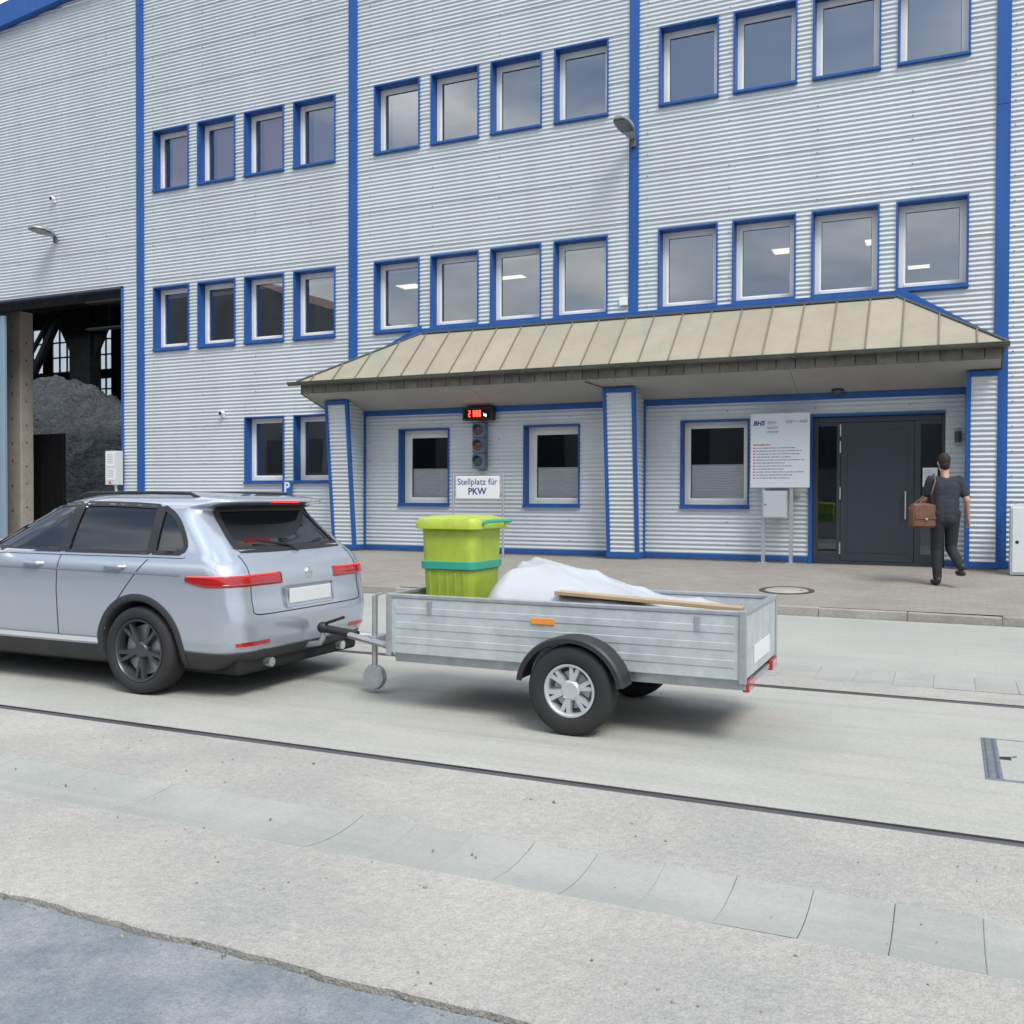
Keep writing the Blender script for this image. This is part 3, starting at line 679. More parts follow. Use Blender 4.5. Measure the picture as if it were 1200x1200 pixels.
# ------------------------------------------------------------------ gate and hall interior
b = MB(); b.box(-17.92, -17.86, FY-.045, FY+.1, .3, 6.40, .005); b.build('gate_trim', BLUE, BLD)
b = MB(); b.box(-22.4, -17.861, FY-.045, FY+.10, 6.345, 6.40, .005); b.build('gate_trim', mat('gate_lintel', (.05, .07, .10), .5), BLD)
SHED = mat('hall_steel', (.10, .103, .107), .8, var=.3, scale=3); COALW = mat('hall_wall', (.07, .068, .068), .9, var=.3, scale=1.5)
b = MB()
hx0, hx1, hy1, hz = -70., -17.35, 44., 13.0
WIN = []
for (wa, wb) in ((-62, -59), (-58.6, -56.8), (-56.1, -53.2), (-52.4, -50.45), (-48.75, -47.25), (-46.5, -43.6), (-42.8, -41), (-38, -35), (-34, -32), (-29, -26)):
    for (wz0, wz1) in ((6.7, 8.75), (9.25, 12.1)):
        WIN.append((wa, wb, wz0, wz1))
b.quad((hx0, FY+.2, .31), (hx1, FY+.2, .31), (hx1, hy1, .31), (hx0, hy1, .31)); [b.quad((hx0, ya_, hz), (hx1, ya_, hz), (hx1, yb_, hz), (hx0, yb_, hz)) for ya_, yb_ in ((FY+.2, 21.0), (27.0, hy1))]
b.quad((hx0, FY+.2, .3), (hx0, hy1, .3), (hx0, hy1, hz), (hx0, FY+.2, hz)); b.quad((hx1, FY+.2, .3), (hx1, hy1, .3), (hx1, hy1, hz), (hx1, FY+.2, hz))
b.quad((hx0, FY+.21, .3), (-22.5, FY+.21, .3), (-22.5, FY+.21, hz), (hx0, FY+.21, hz))
rects = [(hx0, hx1, .3, hz)]
for h in WIN: rects = subtract(rects, h)
for (a, c_, d, e) in rects: b.quad((a, hy1, d), (c_, hy1, d), (c_, hy1, e), (a, hy1, e))
b.build('hall_shell', COALW, BLD, fix=False)
b = MB(); b.quad((hx0, 21.0, hz+.05), (hx1, 21.0, hz+.05), (hx1, 27.0, hz+.05), (hx0, 27.0, hz+.05)); ADDED_SKYL = b.build('added_roof_light', None, BLD)  # unseen translucent roof strip, added so that daylight reaches the heap
FROST = mat('hall_pane', (.8, .85, .86), .7)
tt = FROST.node_tree; bb = tt.nodes['Principled BSDF']; bb.inputs['Transmission Weight'].default_value = 0
tr_ = tt.nodes.new('ShaderNodeBsdfTranslucent'); tr_.inputs['Color'].default_value = (.85, .9, .92, 1); tp = tt.nodes.new('ShaderNodeBsdfTransparent'); ms = tt.nodes.new('ShaderNodeMixShader'); ms.inputs[0].default_value = .45; ADDED_SKYL.data.materials.append(FROST)
tt.links.new(tr_.outputs[0], ms.inputs[1]); tt.links.new(tp.outputs[0], ms.inputs[2]); tt.links.new(ms.outputs[0], tt.nodes['Material Output'].inputs['Surface'])
for (a, c_, d, e) in WIN:
    b = MB()
    for i in range(4): xx = a+(c_-a)*i/3; b.box(xx-.04, xx+.04, hy1-.05, hy1+.05, d, e)
    nz = 3 if e-d > 2 else 2
    for i in range(nz+1): zz = d+(e-d)*i/nz; b.box(a, c_, hy1-.045, hy1+.045, zz-.04, zz+.04)
    f_ = b.build('hall_window', SHED, BLD)
    b = MB(); b.quad((a, hy1+.02, d), (c_, hy1+.02, d), (c_, hy1+.02, e), (a, hy1+.02, e)); b.build('frosted_pane', FROST, f_)
# columns, crane girder and braces inside
def beam(p, q, w, M=SHED, name='hall_beam'):
    b = MB(); b.tube([p, q], w, 4); return b.build(name, M, BLD)
for xx in (-50, -41.6, -33.2, -25):
    b = MB(); b.box(xx-.75, xx+.75, 36.6, 37.3, .3, hz); b.build('hall_column', SHED, BLD)
    for sg in (-1, 1):
        b = MB(); b.prism([(xx+sg*.75, 8.6), (xx+sg*1.75, 10.3), (xx+sg*1.75, 12.8), (xx+sg*.75, 12.8)], .2, lambda u, v, w: (u, 36.85+w, v)); b.build('column_gusset', SHED, BLD)
b = MB(); b.box(-70, -17.5, 33.4, 34.2, 10.6, 11.8); b.box(-70, -17.5, 34.5, 35.2, 11.6, 12.7); b.build('crane_girder', SHED, BLD)
beam((-44.5, 35.5, 6.6), (-41.8, 35.5, 10.6), .22); beam((-43.9, 35.4, 8.6), (-41.5, 35.4, 11.6), .12)
b = MB(); b.box(-27, -24.2, 24, 24.3, 7.1, 7.16); b.box(-27, -24.2, 24, 24.3, 8.0, 8.06); b.box(-24.9, -24.84, 24, 24.06, 7.1, 8.06); b.build('gantry_rail', mat('gantry', (.14, .13, .12), .7), BLD)
# concrete pillar with slots at the gate
PILC = ground_mat('weathered_concrete', (.44, .40, .34), (.36, .33, .28), .18, 40, 1.1, bump=.4, stain=(.27, .24, .20))
b = MB(); b.box(-24.2, -22.64, 18.0, 18.4, .3, 6.36, .03); pc = b.build('gate_pillar', PILC, BLD)
b = MB()
for i in range(9):
    b.box(-22.98, -22.945, 17.994, 18.05, 1.0+.6*i+.07*(i % 3), 1.07+.6*i+.07*(i % 3)); b.box(-22.66, -22.634, 18.16, 18.19, 1.1+.55*i+.09*(i % 2), 1.15+.55*i+.09*(i % 2))
b.build('bolt_slot', DARK, pc)
b = MB(); b.box(-22.9, -22.13, FY+.12, FY+.2, .3, 6.05, .01); b.build('gate_leaf', mat('gate_leaf_paint', (.24, .33, .42), .45), BLD)
# bulk heap
b = MB(); bm = b.bm; nx, ny = 210, 150; hv = {}
def hgt(x, y):
    r = math.hypot((x+34.5)/14.5, (y-29)/9.5); h = 6.3*max(0, 1-r)**.8
    h2 = 4.3*max(0, 1-math.hypot((x+24.5)/5.5, (y-25)/6.5)); h = max(h, h2)
    n = .10*math.sin(x*1.7+y*.9)+.07*math.sin(x*3.1-y*2.3)+.06*math.sin(x*6.3+y*5.1)+random.uniform(-.05, .05)+.07*math.sin(x*13+2*math.sin(y*9))*math.sin(y*11)
    return max(.2, .25+h+n*min(1, h))
for i in range(nx+1):
    for j in range(ny+1):
        x, y = -46+28.4*i/nx, 20+18*j/ny; hv[i, j] = bm.verts.new((x+random.uniform(-.04, .04), y+random.uniform(-.04, .04), hgt(x, y)))
for i in range(nx):
    for j in range(ny): bm.faces.new((hv[i, j], hv[i+1, j], hv[i+1, j+1], hv[i, j+1]))
HEAP = ground_mat('bulk_material', (.30, .325, .355), (.21, .23, .255), .5, 6, .6, bump=1, rough=.7, bdist=.35)
tag(b.build('bulk_heap', HEAP, None, 'full'), 'tall dark grey heap of loose bulk material inside the open hall gate', 'heap')
t = thing('steel_barrier', 'black steel plate barrier standing before the heap inside the hall gate', 'barrier', (0, 0, 0)); BST = mat('black_steel', (.018, .018, .02), .6, .3)
b = MB(); b.box(-24.2, -22.46, 19.2, 19.28, .31, 3.17, .01); b.build('plate', BST, t)
for i in range(5): b = MB(); b.box(-23.95+.32*i, -23.89+.32*i, 19.15, 19.2, .33, 3.1); b.build('stiffener', BST, t)

# ------------------------------------------------------------------ things on and before the facade
def wall_lamp(name, x, z, out_, wd, lab):
    t = thing(name, lab, 'lamp', (x, FY-.05, z)); LM = mat('lamp_housing', (.36, .42, .40), .5, .3, var=.25, scale=9)
    b = MB(); b.box(-.05, .05, -.06, .0, -.12, .03, .01); b.build('bracket', mat('lamp_bracket', (.16, .15, .14), .6, .3), t)
    b = MB(); bm = b.bm; rows = []
    for k in range(9):
        s = k/8; y = -.05-out_*s; w = wd*(.35+.65*min(1, s*2.2))*(1 if s < .8 else 1-.5*(s-.8)/.2); zz = .02+.10*out_*s**.75
        th = .035+.09*math.sin(math.pi*min(1, s*.9+.08))
        rows.append([bm.verts.new((w*u, y, zz+v*th)) for u, v in ((-.5, 0), (-.46, .55), (-.25, .95), (.25, .95), (.46, .55), (.5, 0))])
    for p, q in zip(rows, rows[1:]):
        for i in range(5): bm.faces.new((p[i], p[i+1], q[i+1], q[i]))
        bm.faces.new((p[5], p[0], q[0], q[5]))
    bm.faces.new(rows[0]); bm.faces.new(rows[-1][::-1]); b.build('lamp_head', LM, t, True)
    b = MB(); s0, s1 = .35, .92; y0, y1 = -.05-out_*s0, -.05-out_*s1; za, zb = .02+.10*out_*s0**.75-.012, .02+.10*out_*s1**.75-.012
    b.prism([(-.38*wd, 0), (.38*wd, 0), (.38*wd, 1), (-.38*wd, 1)], .016, lambda u, v, w: (u, y0+(y1-y0)*v, za+(zb-za)*v+w-.006)); b.build('lamp_glass', mat('lamp_lens', (.10, .105, .11), .2), t)
    return t
wall_lamp('wall_lamp', -5.33, 7.92, .85, .30, 'grey green floodlight on the blue strip above the porch roof')
wall_lamp('wall_lamp', -20.04, 7.75, .66, .46, 'pale grey floodlight on the corrugated wall above the open hall gate')
def sensor(name, x, z, s, lab, cat):
    t = thing(name, lab, cat, (x, FY-.02, z)); b = MB(); b.box(-s*.3, s*.3, -.05, 0, -s*.5, s*.1, .006); b.build('mount', WHITE, t)
    b = MB(); b.tube([(0, -.03, s*.25), (.01, -.13, s*.12)], [s*.42, s*.38], 12); b.build('sensor_head', WHITE, t, True)
    b = MB(); b.tube([(.01, -.131, s*.12), (.0105, -.136, s*.118)], s*.3, 12); b.build('lens', DARK, t)
sensor('security_camera', -20.12, 8.69, .13, 'small white camera high on the wall above the hall gate floodlight', 'camera')
sensor('motion_sensor', -14.85, 3.27, .13, 'small white motion sensor on the wall left of the ground floor windows', 'sensor')
b = MB(); b.box(-5.59, -5.43, FY-.07, FY-.0, 4.95, 5.10, .012); tag(b.build('junction_box', WHITE, None), 'small white square box on the wall beside the blue strip above the porch', 'box')
b = MB(); b.box(-2.50, -2.34, FY-.075, FY-.0, 1.47, 1.56, .01); b.box(-2.48, -2.42, FY-.09, FY-.0745, 1.485, 1.535, .004); tag(b.build('bell_box', mat('bell_plastic', (.52, .50, .46), .5), None), 'small grey bell box on the wall behind the notice board post', 'box')
t = thing('porch_lamp', 'small dark wall lamp beside the entrance door under the porch', 'lamp', (.06, FY-.02, 2.42))
b = MB(); b.box(-.045, .065, -.03, 0, -.09, .12, .006); b.build('back_plate', mat('lamp_housing', (.2, .2, .2)), t); b = MB(); b.tube([(.01, -.09, -.08), (.01, -.09, .09)], .045, 14); b.build('lamp_tube', mat('porch_lamp_dark', (.09, .09, .09), .35, .5), t, True)
b = MB(); b.box(-.012, .032, -.05, -.03, -.02, .03); b.build('arm', DARK, t)
t = thing('ceiling_sensor', 'small dark dome under the porch soffit above the entrance', 'sensor', (-1.75, FY-.14, 3.232)); b = MB(); b.lathe([(.09, .0), (.09, -.03), (.065, -.06), (.0005, -.072)], 18); b.build('dome', mat('dome_dark', (.10, .095, .09), .4), t, True)
b = MB(); b.lathe([(.0005, .012), (.10, .012), (.10, -.004)], 18); b.build('base_ring', DARK, t)
b = MB(); b.lathe([(.0005, -.012), (.03, -.012), (.035, 0)], 10, 'y', (-5.79, FY-.026, 1.38)); tag(b.build('wall_plug', DARK, None), 'small black round vent plug on the wall beside the middle porch column', 'vent')
# traffic light
t = thing('traffic_light', 'blue grey three lens traffic light on the porch wall, all lenses off', 'traffic light', (-8.39, FY-.03, 2.44))
TB = mat('signal_blue', (.115, .17, .27), .5, var=.15, scale=8)
for i, (c, nm) in enumerate((((.10, .045, .04), 'red_lens'), ((.11, .05, .035), 'amber_lens'), ((.045, .075, .07), 'green_lens'))):
    zc = .30-.30*i
    b = MB(); b.box(-.125, .125, -.20, 0, zc-.147, zc+.147, .018); hsg = b.build('housing', TB, t)
    b = MB(); b.lathe([(.105, -.201), (.092, -.207), (.0005, -.222)], 24, 'y', (0, 0, zc)); b.build(nm, mat('lens_%d' % i, c, .25), hsg, True)
    b = MB(); n = 14; bm = b.bm; pr_ = None
    for k in range(n+1):
        a = math.radians(-10+200*k/n); c2 = (bm.verts.new((.112*math.cos(a), -.2, zc+.112*math.sin(a))), bm.verts.new((.112*math.cos(a), -.2-.10*max(.15, math.sin(a)), zc+.112*math.sin(a))))
        if pr_: bm.faces.new((pr_[0], pr_[1], c2[1], c2[0]))
        pr_ = c2
    b.build('visor', TB, hsg, 'full', fix=False)
b = MB(); b.tube([(.06, -.09, .45), (.07, -.10, .52), (.14, -.06, .55), (.18, -.03, .60), (.17, -.02, .68)], .009, 6); b.build('cable', DARK, t)
# LED display
t = thing('number_display', 'black box display with glowing red digits above the traffic light', 'display', (-8.39, FY-.03, 3.055))
b = MB(); b.box(-.34, .30, -.20, -.02, -.12, .13, .01); b.build('case', DARK, t)
b = MB(); b.box(-.30, .26, -.204, -.2005, -.085, .095); b.build('screen', mat('screen_black', (.008, .006, .006), .15), t)
LED = mat('red_led', (1, .045, .02), .4, emit=3.2)
SEG = {'0': 'abcdef', '2': 'abged', '8': 'abcdefg'}
def seg(ch, x, M=LED):
    h, w, th = .062, .042, .014; b = MB(); y0, y1 = -.209, -.2045
    R_ = dict(a=(0, w, 2*h-th, 2*h), g=(0, w, h-th/2, h+th/2), d=(0, w, 0, th), f=(0, th, h, 2*h), e=(0, th, 0, h), b=(w-th, w, h, 2*h), c=(w-th, w, 0, h))
    for k, s in enumerate(SEG[ch]): q = R_[s]; b.box(x+q[0]+.0006*k, x+q[1]+.0006*k, y0-.0002*k, y1, q[2]-.055, q[3]-.055)
    b.build('digit', M, t)
seg('2', -.205)
for i in range(3): seg('0', -.105+.062*i)
lettering('kg', .075, .155, -.207, -.02, mat('white_led', (.85, .9, 1), .4, emit=1.2), t, offset=.002)
# parking sign on posts: Stellplatz fuer PKW
SB = mat('sign_blue', (.03, .05, .23), .5); SW = mat('sign_white', (.78, .79, .78), .4, var=.04, scale=5)
t = thing('parking_sign', 'white sign reading Stellplatz für PKW between two silver posts', 'sign', (-8.15, 16.3, pave_z(16.3)))
for xx in (-.525, .525): 
    b = MB(); b.tube([(xx, 0, -.02), (xx, 0, 1.57)], .024, 12); b.lathe([(.024, 1.57), (.018, 1.578), (.0005, 1.58)], 12, 'z', (xx, 0, 0)); b.build('post', ALU, t, True)
zc = 1.63-pave_z(16.3)
b = MB(); b.box(-.455, .455, -.035, .035, zc-.225, zc+.205, .012); pn = b.build('panel', SW, t)
for xx in (-.503, .453):
    for zz in (.10, -.16): b = MB(); b.box(xx, xx+.05, -.012, .012, zc+zz, zc+zz+.04); b.build('clamp', STEEL, t)
lettering('Stellplatz für', .168, 0, -.0365, zc+.095, SB, pn, offset=.001)
lettering('PKW', .175, 0, -.0365, zc-.085, SB, pn, offset=.0045)
# info board
gz = pave_z(16.65)
t = thing('notice_board', 'white company notice board with red bulleted rules on two silver posts by the entrance', 'notice board', (-2.645, 16.65, gz))
zb0, zb1 = 1.615-gz, 2.865-gz
for xx in (-.275, .185):
    b = MB(); b.box(xx-.03, xx+.03, .0, .06, 0, zb1-.1, .004); b.build('post', ALU, t)
    b = MB(); b.box(xx-.09, xx+.09, -.06, .12, -.005, .014, .003); b.tube([(xx-.06, -.03, .014), (xx-.06, -.03, .03)], .01, 6); b.tube([(xx+.06, -.03, .014), (xx+.06, -.03, .03)], .01, 6); b.build('foot_plate', STEEL, t)
b = MB(); b.box(-.485, .485, -.032, -.002, zb0, zb1, .004); pn = b.build('panel', mat('board_white', (.60, .64, .68), .35, var=.03, scale=3), t)
lettering('BHS', .105, -.352, -.0335, zb1-.165, SB, pn, offset=.0045, shear=.25, space=1.02)
PG = mat('print_dark', (.16, .19, .25), .6); PR = mat('print_red', (.50, .045, .05), .6)
def textline(b, xa, xb, z, h):
    x = xa
    while x < xb-.01:
        w = min(random.uniform(.018, .07), xb-x); b.box(x, x+w, -.0336, -.0325, z, z+h*random.choice((.8, 1, 1))); x += w+.009
b = MB()
for (xa, xb, z) in ((-.21, -.07, 2.725), (-.21, -.05, 2.705), (-.21, -.08, 2.685), (-.21, -.03, 2.63), (-.21, -.02, 2.61), (-.21, 0., 2.555), (-.21, -.04, 2.535), (.10, .25, 2.735), (.10, .44, 2.715), (.10, .20, 2.695), (.33, .45, 2.735), (.33, .45, 2.70)): textline(b, xa, xb, z-gz, .010)
ends = [.26, .37, .33, .18, .40, .08, .20, .07, .39, .21, .16]
for i, e in enumerate(ends): textline(b, -.385, e, 2.275-gz-.0505*i, .016)
b.build('small_print', PG, pn)
b = MB(); textline(b, -.435, -.15, 2.328-gz, .02)
for i in range(11): b.box(-.437, -.405, -.0338, -.0325, 2.272-gz-.0505*i, 2.293-gz-.0505*i)
b.build('red_print', PR, pn)
t = thing('letter_box', 'grey metal letter box mounted below the white notice board', 'letter box', (-2.71, 16.65, 1.10))
b = MB(); b.box(-.20, .20, -.13, -.001, 0, .46, .008); b.build('case', mat('letterbox_grey', (.46, .49, .52), .4, .2, var=.06), t)
b = MB(); b.box(-.175, .185, -.137, -.1305, .02, .44, .003); b.build('lid', mat('letterbox_lid', (.50, .53, .56), .38, .2), t)
b = MB(); b.lathe([(.012, -.138), (.012, -.144), (.0005, -.144)], 10, 'y', (-.15, 0, .23)); b.build('lock', DARK, t)
# P sign
t = thing('parking_plate', 'small blue plate with a white letter P on the wall below two windows', 'sign', (-13.09, FY-.04, 1.56))
b = MB(); b.box(-.135, .135, -.012, .0, -.27, .22, .004); pn = b.build('plate', mat('plate_blue', (.01, .13, .45), .4), t)
WP = mat('plate_white', (.8, .82, .84), .4)
lettering('P', .30, 0, -.0136, .07, WP, pn, offset=.008)
b = MB(); b.box(-.10, -.02, -.0136, -.0125, -.13, -.105); b.box(.0, .09, -.0136, -.0125, -.125, -.10); b.box(-.06, .07, -.0136, -.0125, -.21, -.185); b.box(-.06, -.03, -.0138, -.0126, -.235, -.18); b.box(.04, .07, -.0138, -.0126, -.235, -.18); b.build('plate_print', WP, pn)
# control box by the gate
t = thing('gate_control_box', 'white control box with notices beside the hall gate jamb', 'box', (-18.02, FY-.16, 1.72))
b = MB(); b.box(-.17, .19, -.12, .08, -.02, .78, .01); b.build('case', mat('case_grey', (.58, .60, .62), .5), t)
b = MB(); b.box(-.13, .13, -.125, -.1205, .42, .74); b.box(-.12, .15, -.126, -.1205, .10, .36); b.build('notice', mat('paper', (.7, .7, .7)), t)
b = MB()
for k in range(6): b.box(-.10, .08+.02*(k % 2), -.1275, -.1255, .69-.04*k, .70-.04*k)
for k in range(5): b.box(-.09, .11, -.1285, -.1265, .32-.04*k, .33-.04*k)
b.build('print_line', MATS['print_grey'], t)
b = MB(); b.lathe([(.0005, -.15), (.03, -.145), (.03, -.12)], 12, 'y', (.0, 0, .04)); b.build('button', mat('button_red', (.5, .12, .06), .4), t)
b = MB(); b.tube([(.06, -.02, -.02), (.07, -.01, -.2), (.10, 0, -.45), (.10, 0, -1.36)], .03, 8); b.build('conduit', WHITE, t, True)
# white cabinet at the right
gz = pave_z(16.4)
t = thing('utility_cabinet', 'white plastic utility cabinet standing beside the blue strip right of the porch', 'cabinet', (.79, 16.05, gz))
CW = mat('cabinet_white', (.66, .70, .71), .5, var=.08, scale=3)
b = MB(); b.prism([(0, 0), (1.1, 0), (1.1, 1.05), (.12, 1.05), (0, 1.01)], .38, lambda u, v, w: (u, w, v)); b.build('body', CW, t)
for xx in (.02, .225, .43, .64, .85):
    b = MB(); b.box(xx, xx+.18, -.018, 0, .03, .99, .008); b.build('front_panel', CW, t)
b = MB(); b.lathe([(.0005, -.0215), (.022, -.0215), (.026, -.018)], 14, 'y', (.085, 0, .48)); b.build('lock', DARK, t)

# ------------------------------------------------------------------ opposite building (seen as reflection in panes)
OB = thing('opposite_hall', 'grey industrial hall across the street, seen mirrored in the ground floor panes', 'building', (0, -24, 0))
OW = mat('opposite_wall', (.20, .205, .21), .85, var=.3, scale=.4); OR = mat('opposite_roof', (.16, .10, .085), .8, var=.2, scale=.5)
b = MB(); b.prism([(-95, 0), (24, 0), (24, 8.5), (-34.5, 8.5), (-36, 13.5), (-44, 16), (-54, 20), (-95, 20)], .4, lambda u, v, w: (u, -w, v-.04)); b.build('front_wall', OW, OB)
b = MB(); b.box(-34, 24, -20, -.4, 8.4, 8.6); b.build('flat_roof', OR, OB)
b = MB(); b.prism([(-95, 0), (-34.6, 0), (-36.1, 13.5), (-44, 15.98), (-54, 19.98), (-95, 19.98)], 20, lambda u, v, w: (u, -.402-w, v-.03)); b.build('gable_roof', OR, OB)
for i in range(9):
    b = MB(); b.box(-66+9.5*i, -61+9.5*i, .001, .06, 3.2, 5.6); b.build('window_band', mat('opposite_glass', (.04, .05, .06), .1), OB)

# ------------------------------------------------------------------ car
CARX, CARY = -4.48, 6.13
CAR = thing('car', 'silver blue estate car with dark windows and roof rails towing the trailer', 'car', (CARX, CARY, 0), math.pi)
PAINT = mat('car_paint', (.45, .50, .565), .24, .5, coat=1.0)
CLADB = mat('bumper_plastic', (.035, .036, .04), .55, var=.1)
CHROME = mat('satin_trim', (.70, .72, .74), .22, .9)
TRED = mat('tail_red', (.36, .012, .014), .12, coat=1); TREDL = mat('tail_lit', (1., .03, .02), .2, emit=.5)
TYRE = mat('tyre_rubber', (.022, .022, .023), .8, bump=.2, bscale=40); RIM = mat('rim_dark', (.10, .105, .115), .35, .7)
Zk = [.20, .24, .30, .40, .55, .66, .72, .78, .85, .90, .95, .985, 1.02, 1.06, 1.10, 1.20, 1.30, 1.36, 1.385, 1.40, 1.415, 1.43, 1.445, 1.46, 1.472, 1.48]
XR = [.20, .11, .05, .01, .0, .02, .035, .04, .045, .06, .085, .115, .16, .205, .25, .355, .45, .485, .33, .27, .265, .29, .38, .56, .95, 1.35]
XF = [4.25, 4.31, 4.35, 4.39, 4.40, 4.37, 4.31, 4.20, 3.90, 3.60, 3.30, 3.10, 2.98, 2.90, 2.83, 2.64, 2.43, 2.28, 2.22, 2.17, 2.12, 2.05, 1.97, 1.87, 1.72, 1.55]
WH = [.79, .835, .87, .895, .905, .912, .915, .915, .912, .908, .895, .875, .85, .83, .812, .768, .715, .68, .665, .65, .635, .612, .58, .52, .42, .24]
zl = np.concatenate([np.arange(.20, 1.355, .0155), np.linspace(1.36, 1.48, 22)])
def smooth_interp(v):
    a = np.interp(zl, Zk, v); 
    for _ in range(3): a[1:-1] = (a[:-2]+2*a[1:-1]+a[2:])/4
    return a
xr_, xf_, wh_ = smooth_interp(XR), smooth_interp(XF), smooth_interp(WH)
NS = 170
def half_contour(i):
    xr, xf, w = xr_[i], xf_[i], wh_[i]; L = xf-xr
    ax, ay = min(.20, L*.3), min(.30, w*.6); fx, fy = min(.75, L*.35), min(.55, w*.75); pts = []
    bow = .05
    for k in range(10):
        y = (w-ay)*k/10; pts.append((xr-bow*0+bow*(y/w)**2*.6, y))
    x0 = xr+bow*.6*((w-ay)/w)**2
    for k in range(14):
        a = math.pi/2*k/14; e = .85
        pts.append((x0+ax*(1-math.cos(a)**e), w-ay+ay*math.sin(a)**e))
    xs, xe = x0+ax, xf-fx
    for k in range(NS):
        s = k/NS; x = xs+(xe-xs)*s; pts.append((x, w))
    for k in range(16):
        a = math.pi/2*k/16; pts.append((xe+fx*math.sin(a), w-fy+fy*math.cos(a)))
    for k in range(9):
        s = k/8; pts.append((xf+.06*s, (w-fy)*(1-s)))
    # slight plan curvature of the flanks
    q = []
    for x, y in pts:
        u = (x-2.1)/2.2; q.append((x, y*(1-.035*u*u*(1 if u < 0 else 1.6))))
    return q
V3 = []
for i in range(len(zl)):
    h = half_contour(i); V3.append([(x, y, zl[i]) for x, y in h]+[(x, -y, zl[i]) for x, y in reversed(h[1:-1])])
V3 = np.array(V3); NL, NC = V3.shape[:2]; NH = 10+14+NS+16+9
side_flag = np.zeros(NC, bool); side_flag[12:10+14+NS+16] = True; side_flag[NC-(10+14+NS+15):NC-11] = True
def seg_d(p, a, b_):
    ab = b_-a; t = np.clip(((p-a)@ab)/(ab@ab), 0, 1); return a+np.outer(t, ab) if p.ndim > 1 else a+t*ab
def poly_sdf(pts, poly):
    poly = np.array(poly, float); n = len(poly); best = np.full(len(pts), 1e9); near = np.zeros_like(pts); inside = np.zeros(len(pts), bool)
    for i in range(n):
        a, b_ = poly[i], poly[(i+1) % n]; q = seg_d(pts, a, b_); d = np.linalg.norm(pts-q, axis=1); mk = d < best; best[mk] = d[mk]; near[mk] = q[mk]
        c = ((a[1] > pts[:, 1]) != (b_[1] > pts[:, 1])) & (pts[:, 0] < (b_[0]-a[0])*(pts[:, 1]-a[1])/(b_[1]-a[1]+1e-12)+a[0]); inside ^= c
    return np.where(inside, -best, best), near
def smooth_poly(poly, it=3):
    p = [np.array(q, float) for q in poly]
    for _ in range(it):
        n = []
        for i in range(len(p)): a, b_ = p[i], p[(i+1) % len(p)]; n += [a*.75+b_*.25, a*.25+b_*.75]
        p = n
    return p
WC = [(.90, .322), (3.55, .322)]
def circ(c, r, n=48): return [(c[0]+r*math.cos(2*math.pi*k/n), c[1]+r*math.sin(2*math.pi*k/n)) for k in range(n)]
SIDE = [('arch', circ(WC[0], .368), False), ('arch', circ(WC[1], .368), False),
  ('quarter', smooth_poly([(.50, 1.035), (.80, 1.032), (.80, 1.035), (.86, 1.36), (.84, 1.362), (.70, 1.30), (.56, 1.16)], 2), False),
  ('reardoor', smooth_poly([(.85, 1.03), (.86, 1.03), (1.66, 1.025), (1.67, 1.025), (1.67, 1.385), (1.66, 1.39), (1.2, 1.385), (.92, 1.372), (.90, 1.37)], 1), False),
  ('frontdoor', smooth_poly([(1.74, 1.025), (1.76, 1.025), (2.60, 1.035), (2.66, 1.05), (2.25, 1.31), (2.05, 1.375), (1.76, 1.388), (1.74, 1.388)], 1), False)]
REAR = [('rearglass', smooth_poly([(-.60, 1.055), (.60, 1.055), (.615, 1.075), (.53, 1.345), (.50, 1.355), (-.50, 1.355), (-.53, 1.345), (-.615, 1.075)], 1), True)]
FRONT = [('windscreen', smooth_poly([(-.70, 1.03), (.70, 1.03), (.60, 1.375), (.56, 1.39), (-.56, 1.39), (-.60, 1.375)], 1), True)]
flat = V3.reshape(-1, 3).copy(); fs = np.tile(side_flag, NL)
cidx = np.tile(np.arange(NC), NL)
rearm = (cidx < 22) | (cidx > NC-22); frontm = ((cidx > NH-24) & (cidx < NH+24))
snap_done = np.zeros(len(flat), bool)
def snap(mask, poly, dims, tol):
    ids = np.where(mask & ~snap_done)[0]; d, near = poly_sdf(flat[ids][:, dims], poly); k = np.abs(d) < tol
    sel = ids[k]
    for j, dm in enumerate(dims): flat[sel, dm] = near[k][:, j]
    snap_done[sel] = True
for nm, poly, _ in SIDE: snap(fs, poly, [0, 2], .0105)
for nm, poly, _ in REAR: snap(rearm, poly, [1, 2], .010)
for nm, poly, _ in FRONT: snap(frontm, poly, [1, 2], .010)
# horizontal snap lines for cladding, lamps, bumper
faces = []; cen = []; fi = []
for i in range(NL-1):
    for j in range(NC):
        k = (j+1) % NC; faces.append((i*NC+j, i*NC+k, (i+1)*NC+k, (i+1)*NC+j)); fi.append(j)
faces = np.array(faces); cen = flat[faces].mean(1); fi = np.array(fi)
fside = side_flag[fi]; frear = (fi < 21) | (fi > NC-22); ffront = (fi > NH-24) & (fi < NH+22)
cls = np.array(['body']*len(faces), dtype=object)
lowz = cen[:, 2] < .335
cls[lowz] = 'lower'
lampm = (cen[:, 0] < .50) & (cen[:, 2] > .775-.02*(cen[:, 0] > .3)) & (cen[:, 2] < .90) & (np.abs(cen[:, 1]) > .40) & (cen[:, 2] > .775+.18*np.clip(cen[:, 0]-.28, 0, 1))

